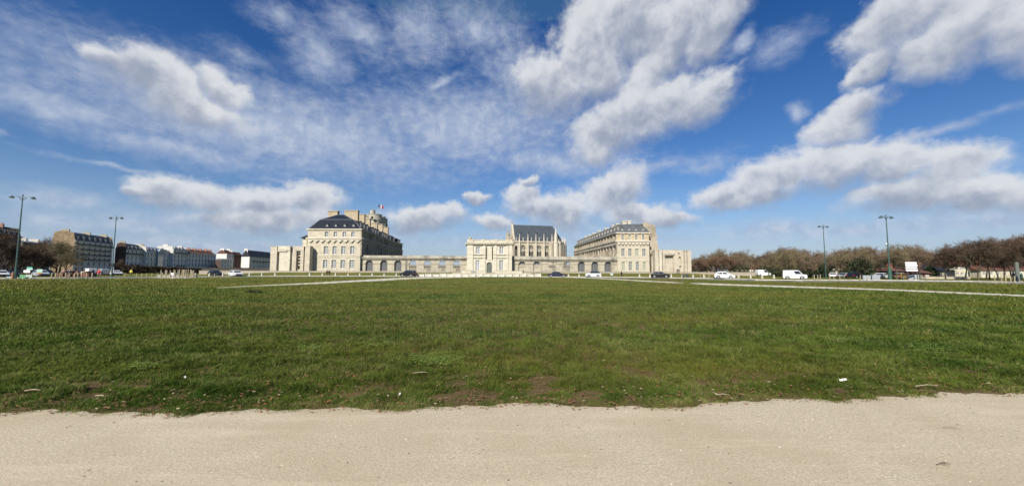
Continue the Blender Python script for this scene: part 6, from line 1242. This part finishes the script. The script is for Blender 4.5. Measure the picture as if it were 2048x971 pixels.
for (bx, by, bw, bh) in [(335, 778, 75, 16), (170, 772, 60, 10), (30, 790, 40, 8), (1085, 772, 70, 18), (1225, 650, 38, 5), (1290, 654, 30, 5), (930, 795, 70, 12), (1460, 765, 60, 10), (1930, 742, 45, 8), (700, 775, 60, 8), (1590, 750, 40, 6), (1180, 790, 40, 8), (860, 725, 40, 3)]:
    q = ((px-bx)/bw)**2+((py-by)/bh)**2+(c1-.5)*1.6+(c4-.5)*1.2; bare = np.maximum(bare, np.clip(1.2-q*1.3, 0, 1)*.88)
keep &= (rng.random(NB) > bare*.93)
keep &= d_edge > -.05+.0*c1
keep &= rng.random(NB) < np.clip((d_edge+.04)/.24*(.5+c1), .06, 1)*(.7+.3*np.clip(c1*1.6+c4-.5, 0, 1))
gx, gy, d_edge, c1, c2, c3, c4, bare = [a[keep] for a in (gx, gy, d_edge, c1, c2, c3, c4, bare)]; n = len(gx); d = np.hypot(gx, gy)
h = (.014+.062*c1*c1*1.3+.03*(c2-.3).clip(0)+.055*c4*c4+.02*(c3-.4).clip(0))*rng.uniform(.55, 1.35, n)*np.clip(.25+d_edge/1.0, .25, 1)*.9*(1-.5*bare)
h *= 1+np.clip((d-8)/60, 0, .9); h = h.clip(.014)
w = np.maximum(.0040, d*.0010)*rng.uniform(.6, 1.4, n)
th = rng.uniform(0, 2*np.pi, n); wind = vnoise(gx+700, gy+700, .35, 6)*2*np.pi*1.5; th = np.where(rng.random(n) < .55, wind+rng.normal(0, .6, n), th)
ln = rng.uniform(.2, 1.1, n)*h; lx, ly = np.cos(th)*ln, np.sin(th)*ln; fa = rng.uniform(0, 2*np.pi, n); wx, wy = np.cos(fa)*w*.5, np.sin(fa)*w*.5
gz = np.array([0.0])*gx-.004
V5 = np.empty((n, 5, 3), np.float32)
V5[:, 0] = np.c_[gx-wx, gy-wy, gz]; V5[:, 1] = np.c_[gx+wx, gy+wy, gz]
V5[:, 2] = np.c_[gx+wx*.8+lx*.35, gy+wy*.8+ly*.35, gz+h*.62]; V5[:, 3] = np.c_[gx-wx*.8+lx*.35, gy-wy*.8+ly*.35, gz+h*.62]; V5[:, 4] = np.c_[gx+lx, gy+ly, gz+h]
me = bpy.data.meshes.new('meadow_grass'); me.vertices.add(n*5); me.vertices.foreach_set('co', V5.ravel())
base = (np.arange(n)*5)[:, None]; li = (base+np.array([0, 1, 2, 3, 3, 2, 4])).ravel(); me.loops.add(n*7); me.loops.foreach_set('vertex_index', li.astype(np.int32))
me.polygons.add(n*2); ls = np.empty(n*2, np.int32); ls[0::2] = np.arange(n)*7; ls[1::2] = np.arange(n)*7+4; me.polygons.foreach_set('loop_start', ls)
me.update(calc_edges=True)
at_ = me.attributes.new('tint', 'FLOAT', 'FACE'); tv = np.repeat(np.clip(rng.random(n)*.7+(c2-.5)*.55+(c4-.5)*.6+np.clip(1-d_edge/.45, 0, 1)*.35, 0, 1), 2); at_.data.foreach_set('value', tv.astype(np.float32))
m = bpy.data.materials.new('grass_blades'); m.use_nodes = True; nt = m.node_tree; nt.nodes.clear()
g = N(nt, 'ShaderNodeNewGeometry'); col, f1, f2 = grass_color(nt, g.outputs['Position']); ta = N(nt, 'ShaderNodeAttribute', attribute_name='tint')
col = MIXC(nt, MR(nt, ta.outputs['Fac'], .0, 1.0, 0, .6), col, (.125, .180, .042)); col = MIXC(nt, MR(nt, ta.outputs['Fac'], .62, .92, 0, .7), col, (.27, .235, .10))
fc = NOISE(nt, g.outputs['Position'], .9, 4, .6, .5); col = MIXC(nt, MR(nt, fc, .60, .72, 0, .6), col, (.075, .150, .024))
df = N(nt, 'ShaderNodeBsdfDiffuse'); tr = N(nt, 'ShaderNodeBsdfTranslucent'); nt.links.new(col, df.inputs[0]); nt.links.new(col, tr.inputs[0]); mx = N(nt, 'ShaderNodeMixShader', i={0: .3}); nt.links.new(df.outputs[0], mx.inputs[1]); nt.links.new(tr.outputs[0], mx.inputs[2])
ou = N(nt, 'ShaderNodeOutputMaterial'); nt.links.new(mx.outputs[0], ou.inputs[0]); me.materials.append(m)
o = bpy.data.objects.new('meadow_grass', me); COL.objects.link(o); o['kind'] = 'stuff'; o['label'] = 'short green and yellowish grass covering the meadow'
# low clover-like ground plants
CLV = mat('clover_leaves', (.12, .18, .025), .8, 0, .3, 3); mb = MB(); r = random.Random(4)
for (bx, by, bw, bh, k) in [(870, 722, 60, 14, 700), (1260, 690, 60, 12, 350), (620, 700, 50, 10, 260), (1690, 680, 80, 8, 350), (1860, 700, 70, 10, 300), (285, 735, 40, 8, 200), (760, 690, 50, 8, 200)]:
    for i in range(k):
        g_ = ground(r.gauss(bx, bw*.5), r.gauss(by, bh*.5)); z = r.uniform(.02, .075); s = r.uniform(.008, .018); a = r.uniform(0, 6.28)
        for q in range(3): b_ = a+q*2.09; c = (g_.x+s*math.cos(b_), g_.y+s*math.sin(b_)); mb.face([(g_.x, g_.y, z), (c[0]+s*.8*math.cos(b_+1), c[1]+s*.8*math.sin(b_+1), z+r.uniform(0, .008)), (c[0]+s*.8*math.cos(b_), c[1]+s*.8*math.sin(b_), z+.004), (c[0]+s*.8*math.cos(b_-1), c[1]+s*.8*math.sin(b_-1), z)])
o = mb.build('clover', CLV, fix=False); o['kind'] = 'stuff'; o['label'] = 'bright green clover patches in the meadow grass'
# leaf litter along the meadow edge
mb = MB(); r = random.Random(9)
for i in range(3600):
    x = r.uniform(-9, 9); e = float(edge_y(x)); y = e+abs(r.gauss(0, .95))-.03; s = r.uniform(.008, .028); a = r.uniform(0, 6.28); z = r.uniform(.008, .05) if y > e+.1 else .007; u = Vector((math.cos(a), math.sin(a), r.uniform(-.3, .3)))*s; w_ = Vector((-math.sin(a), math.cos(a), r.uniform(-.4, .4)))*s*.5; c = Vector((x, y, z+.006))
    mb.face([c-u, c-w_, c+u, c+w_], r.choice([0, 0, 0, 1, 2, 2]))
o = mb.build('leaf_litter', [mat('dead_leaf_brown', (.16, .085, .04), .9), mat('dead_leaf_pale', (.30, .235, .15), .9), mat('dead_leaf_red', (.20, .07, .035), .9)], fix=False); o['kind'] = 'stuff'; o['label'] = 'dead leaves and straw scattered along the meadow edge'
mb = MB(); r = random.Random(21)
for i in range(260):
    y = 1.9+3.0*r.random()**.6; x = r.uniform(-1, 1)*(y*1.5+.3)
    if y > float(edge_y(x))-.02: continue
    s = r.uniform(.006, .016); a = r.uniform(0, 6.28); c = Vector((x, y, .009)); u = Vector((math.cos(a), math.sin(a), .1))*s; w_ = Vector((-math.sin(a), math.cos(a), .2))*s*r.uniform(.12, .5); mb.face([c-u, c-w_, c+u, c+w_], r.choice([0, 0, 1]))
o = mb.build('path_debris', [mat('debris_brown', (.12, .08, .05), .9), MATS['dead_leaf_pale']], fix=False); o['kind'] = 'stuff'; o['label'] = 'bits of leaf and bark scattered on the gravel path'
# loose stones on the path
mb = MB(); r = random.Random(12)
for i in range(2600):
    y = 1.9+3.4*r.random()**.7; x = r.uniform(-1, 1)*(y*1.45+.4)
    if y > float(edge_y(x))+.06: continue
    s = r.uniform(.002, .0055)*(1+.8*(r.random() < .06)); k = len(mb.v); q = [(x+s*math.cos(a+i)*r.uniform(.7, 1.2), y+s*math.sin(a+i)*r.uniform(.7, 1.2), .003) for a in (0, 1.57, 3.14, 4.71)]
    mb.v += q+[(x, y, .004+s*.9)]; 
    for j in range(4): mb.f.append((k+j, k+(j+1) % 4, k+4)); mb.m.append(0 if i % 4 else 1)
o = mb.build('gravel_stones', [mat('light_pebble', (.55, .50, .42), .9), mat('dark_pebble', (.17, .14, .11), .9)], fix=False); o['kind'] = 'stuff'; o['label'] = 'small loose stones on the gravel path'
TWG = mat('dry_twig', (.13, .095, .07), .9); PTW = mat('pale_dry_stick', (.32, .27, .19), .9)
def stick(px, py, L, a, m, lb, z=.012, nb=2, rad=.006):
    g_ = ground(px, py); mb = MB(); c = Vector((g_.x, g_.y, z)); d_ = Vector((math.cos(a), math.sin(a), 0))*L
    mb.tube([c-d_*.5, c+Vector((.01, .008, .012)), c+d_*.5], [rad, rad*.9, rad*.4], 6)
    for q in range(nb): b_ = c+d_*(.1-.25*q); e_ = Vector((math.cos(a+.8-1.7*q), math.sin(a+.8-1.7*q), .06))*L*.35; mb.tube([b_, b_+e_], [rad*.6, rad*.25], 5)
    tag(mb.build('twig', m), lb, 'twig')
stick(1888, 930, .14, .1, TWG, 'dark forked twig lying on the gravel at the lower right', nb=2, rad=.004); stick(1905, 858, .16, -.25, TWG, 'thin faint twig on the gravel right of centre, below the grass edge', nb=1, rad=.002); stick(1446, 797, .17, -.1, PTW, 'pale stick lying in the grass close to the path edge', z=.05, nb=1, rad=.005)
stick(840, 753, .22, .2, PTW, 'curled pale stick in the grass right of the clover patch', z=.06, nb=1, rad=.006); stick(1855, 778, .35, .08, PTW, 'long straw coloured stick in the grass at the lower right', z=.05, nb=0, rad=.006); stick(200, 800, .16, -.2, PTW, 'pale wood chip in the grass at the lower left', z=.05, nb=0, rad=.008); stick(65, 788, .18, .1, PTW, 'flat pale chip of wood at the far lower left of the meadow', z=.05, nb=0, rad=.009)
def scrap(px, py, s, m, lb, nm, cat, h=.05):
    g_ = ground(px, py); mb = MB(); n_ = 7; z = h; r = random.Random(int(px)); A = [(g_.x-s+2*s*i/n_, g_.y+r.uniform(-.2, .2)*s*.4, z+r.uniform(0, .02)) for i in range(n_+1)]
    for i in range(n_): a, b_ = A[i], A[i+1]; mb.hexa([a, b_, (b_[0], b_[1]+s*.35, b_[2]+.02), (a[0], a[1]+s*.35, a[2]+.02)], [(a[0], a[1], a[2]+.003), (b_[0], b_[1], b_[2]+.003), (b_[0], b_[1]+s*.35, b_[2]+.023), (a[0], a[1]+s*.35, a[2]+.023)])
    tag(mb.build(nm, m), lb, cat)
scrap(1688, 771, .05, mat('white_litter', (.5, .5, .47), .8), 'white strip of litter lying in the grass at the lower right', 'paper_scrap', 'litter', .06); scrap(369, 764, .014, MATS['white_litter'], 'small white scrap beside the bare earth patch at the lower left', 'paper_scrap', 'litter', .05); scrap(799, 797, .012, MATS['white_litter'], 'tiny white feather by the path edge near the centre', 'feather', 'feather', .04)
# plant tuft standing out near the left footpath
g_ = ground(508, 585.5); r = random.Random(2); mb = MB()
for i in range(260): a = r.uniform(0, 6.28); q = r.uniform(0, .35); c = Vector((g_.x+q*math.cos(a)*1.6, g_.y+q*math.sin(a), 0)); t_ = Vector((r.uniform(-.1, .1), r.uniform(-.1, .1), r.uniform(.1, .26))); u = Vector((math.cos(a+1), math.sin(a+1), 0))*.02; mb.face([c-u, c+u, c+t_])
tag(mb.build('weed_tuft', mat('dark_weed', (.018, .028, .010), .9), fix=False), 'small dark weed tuft standing in the grass near the left footpath end', 'plant')
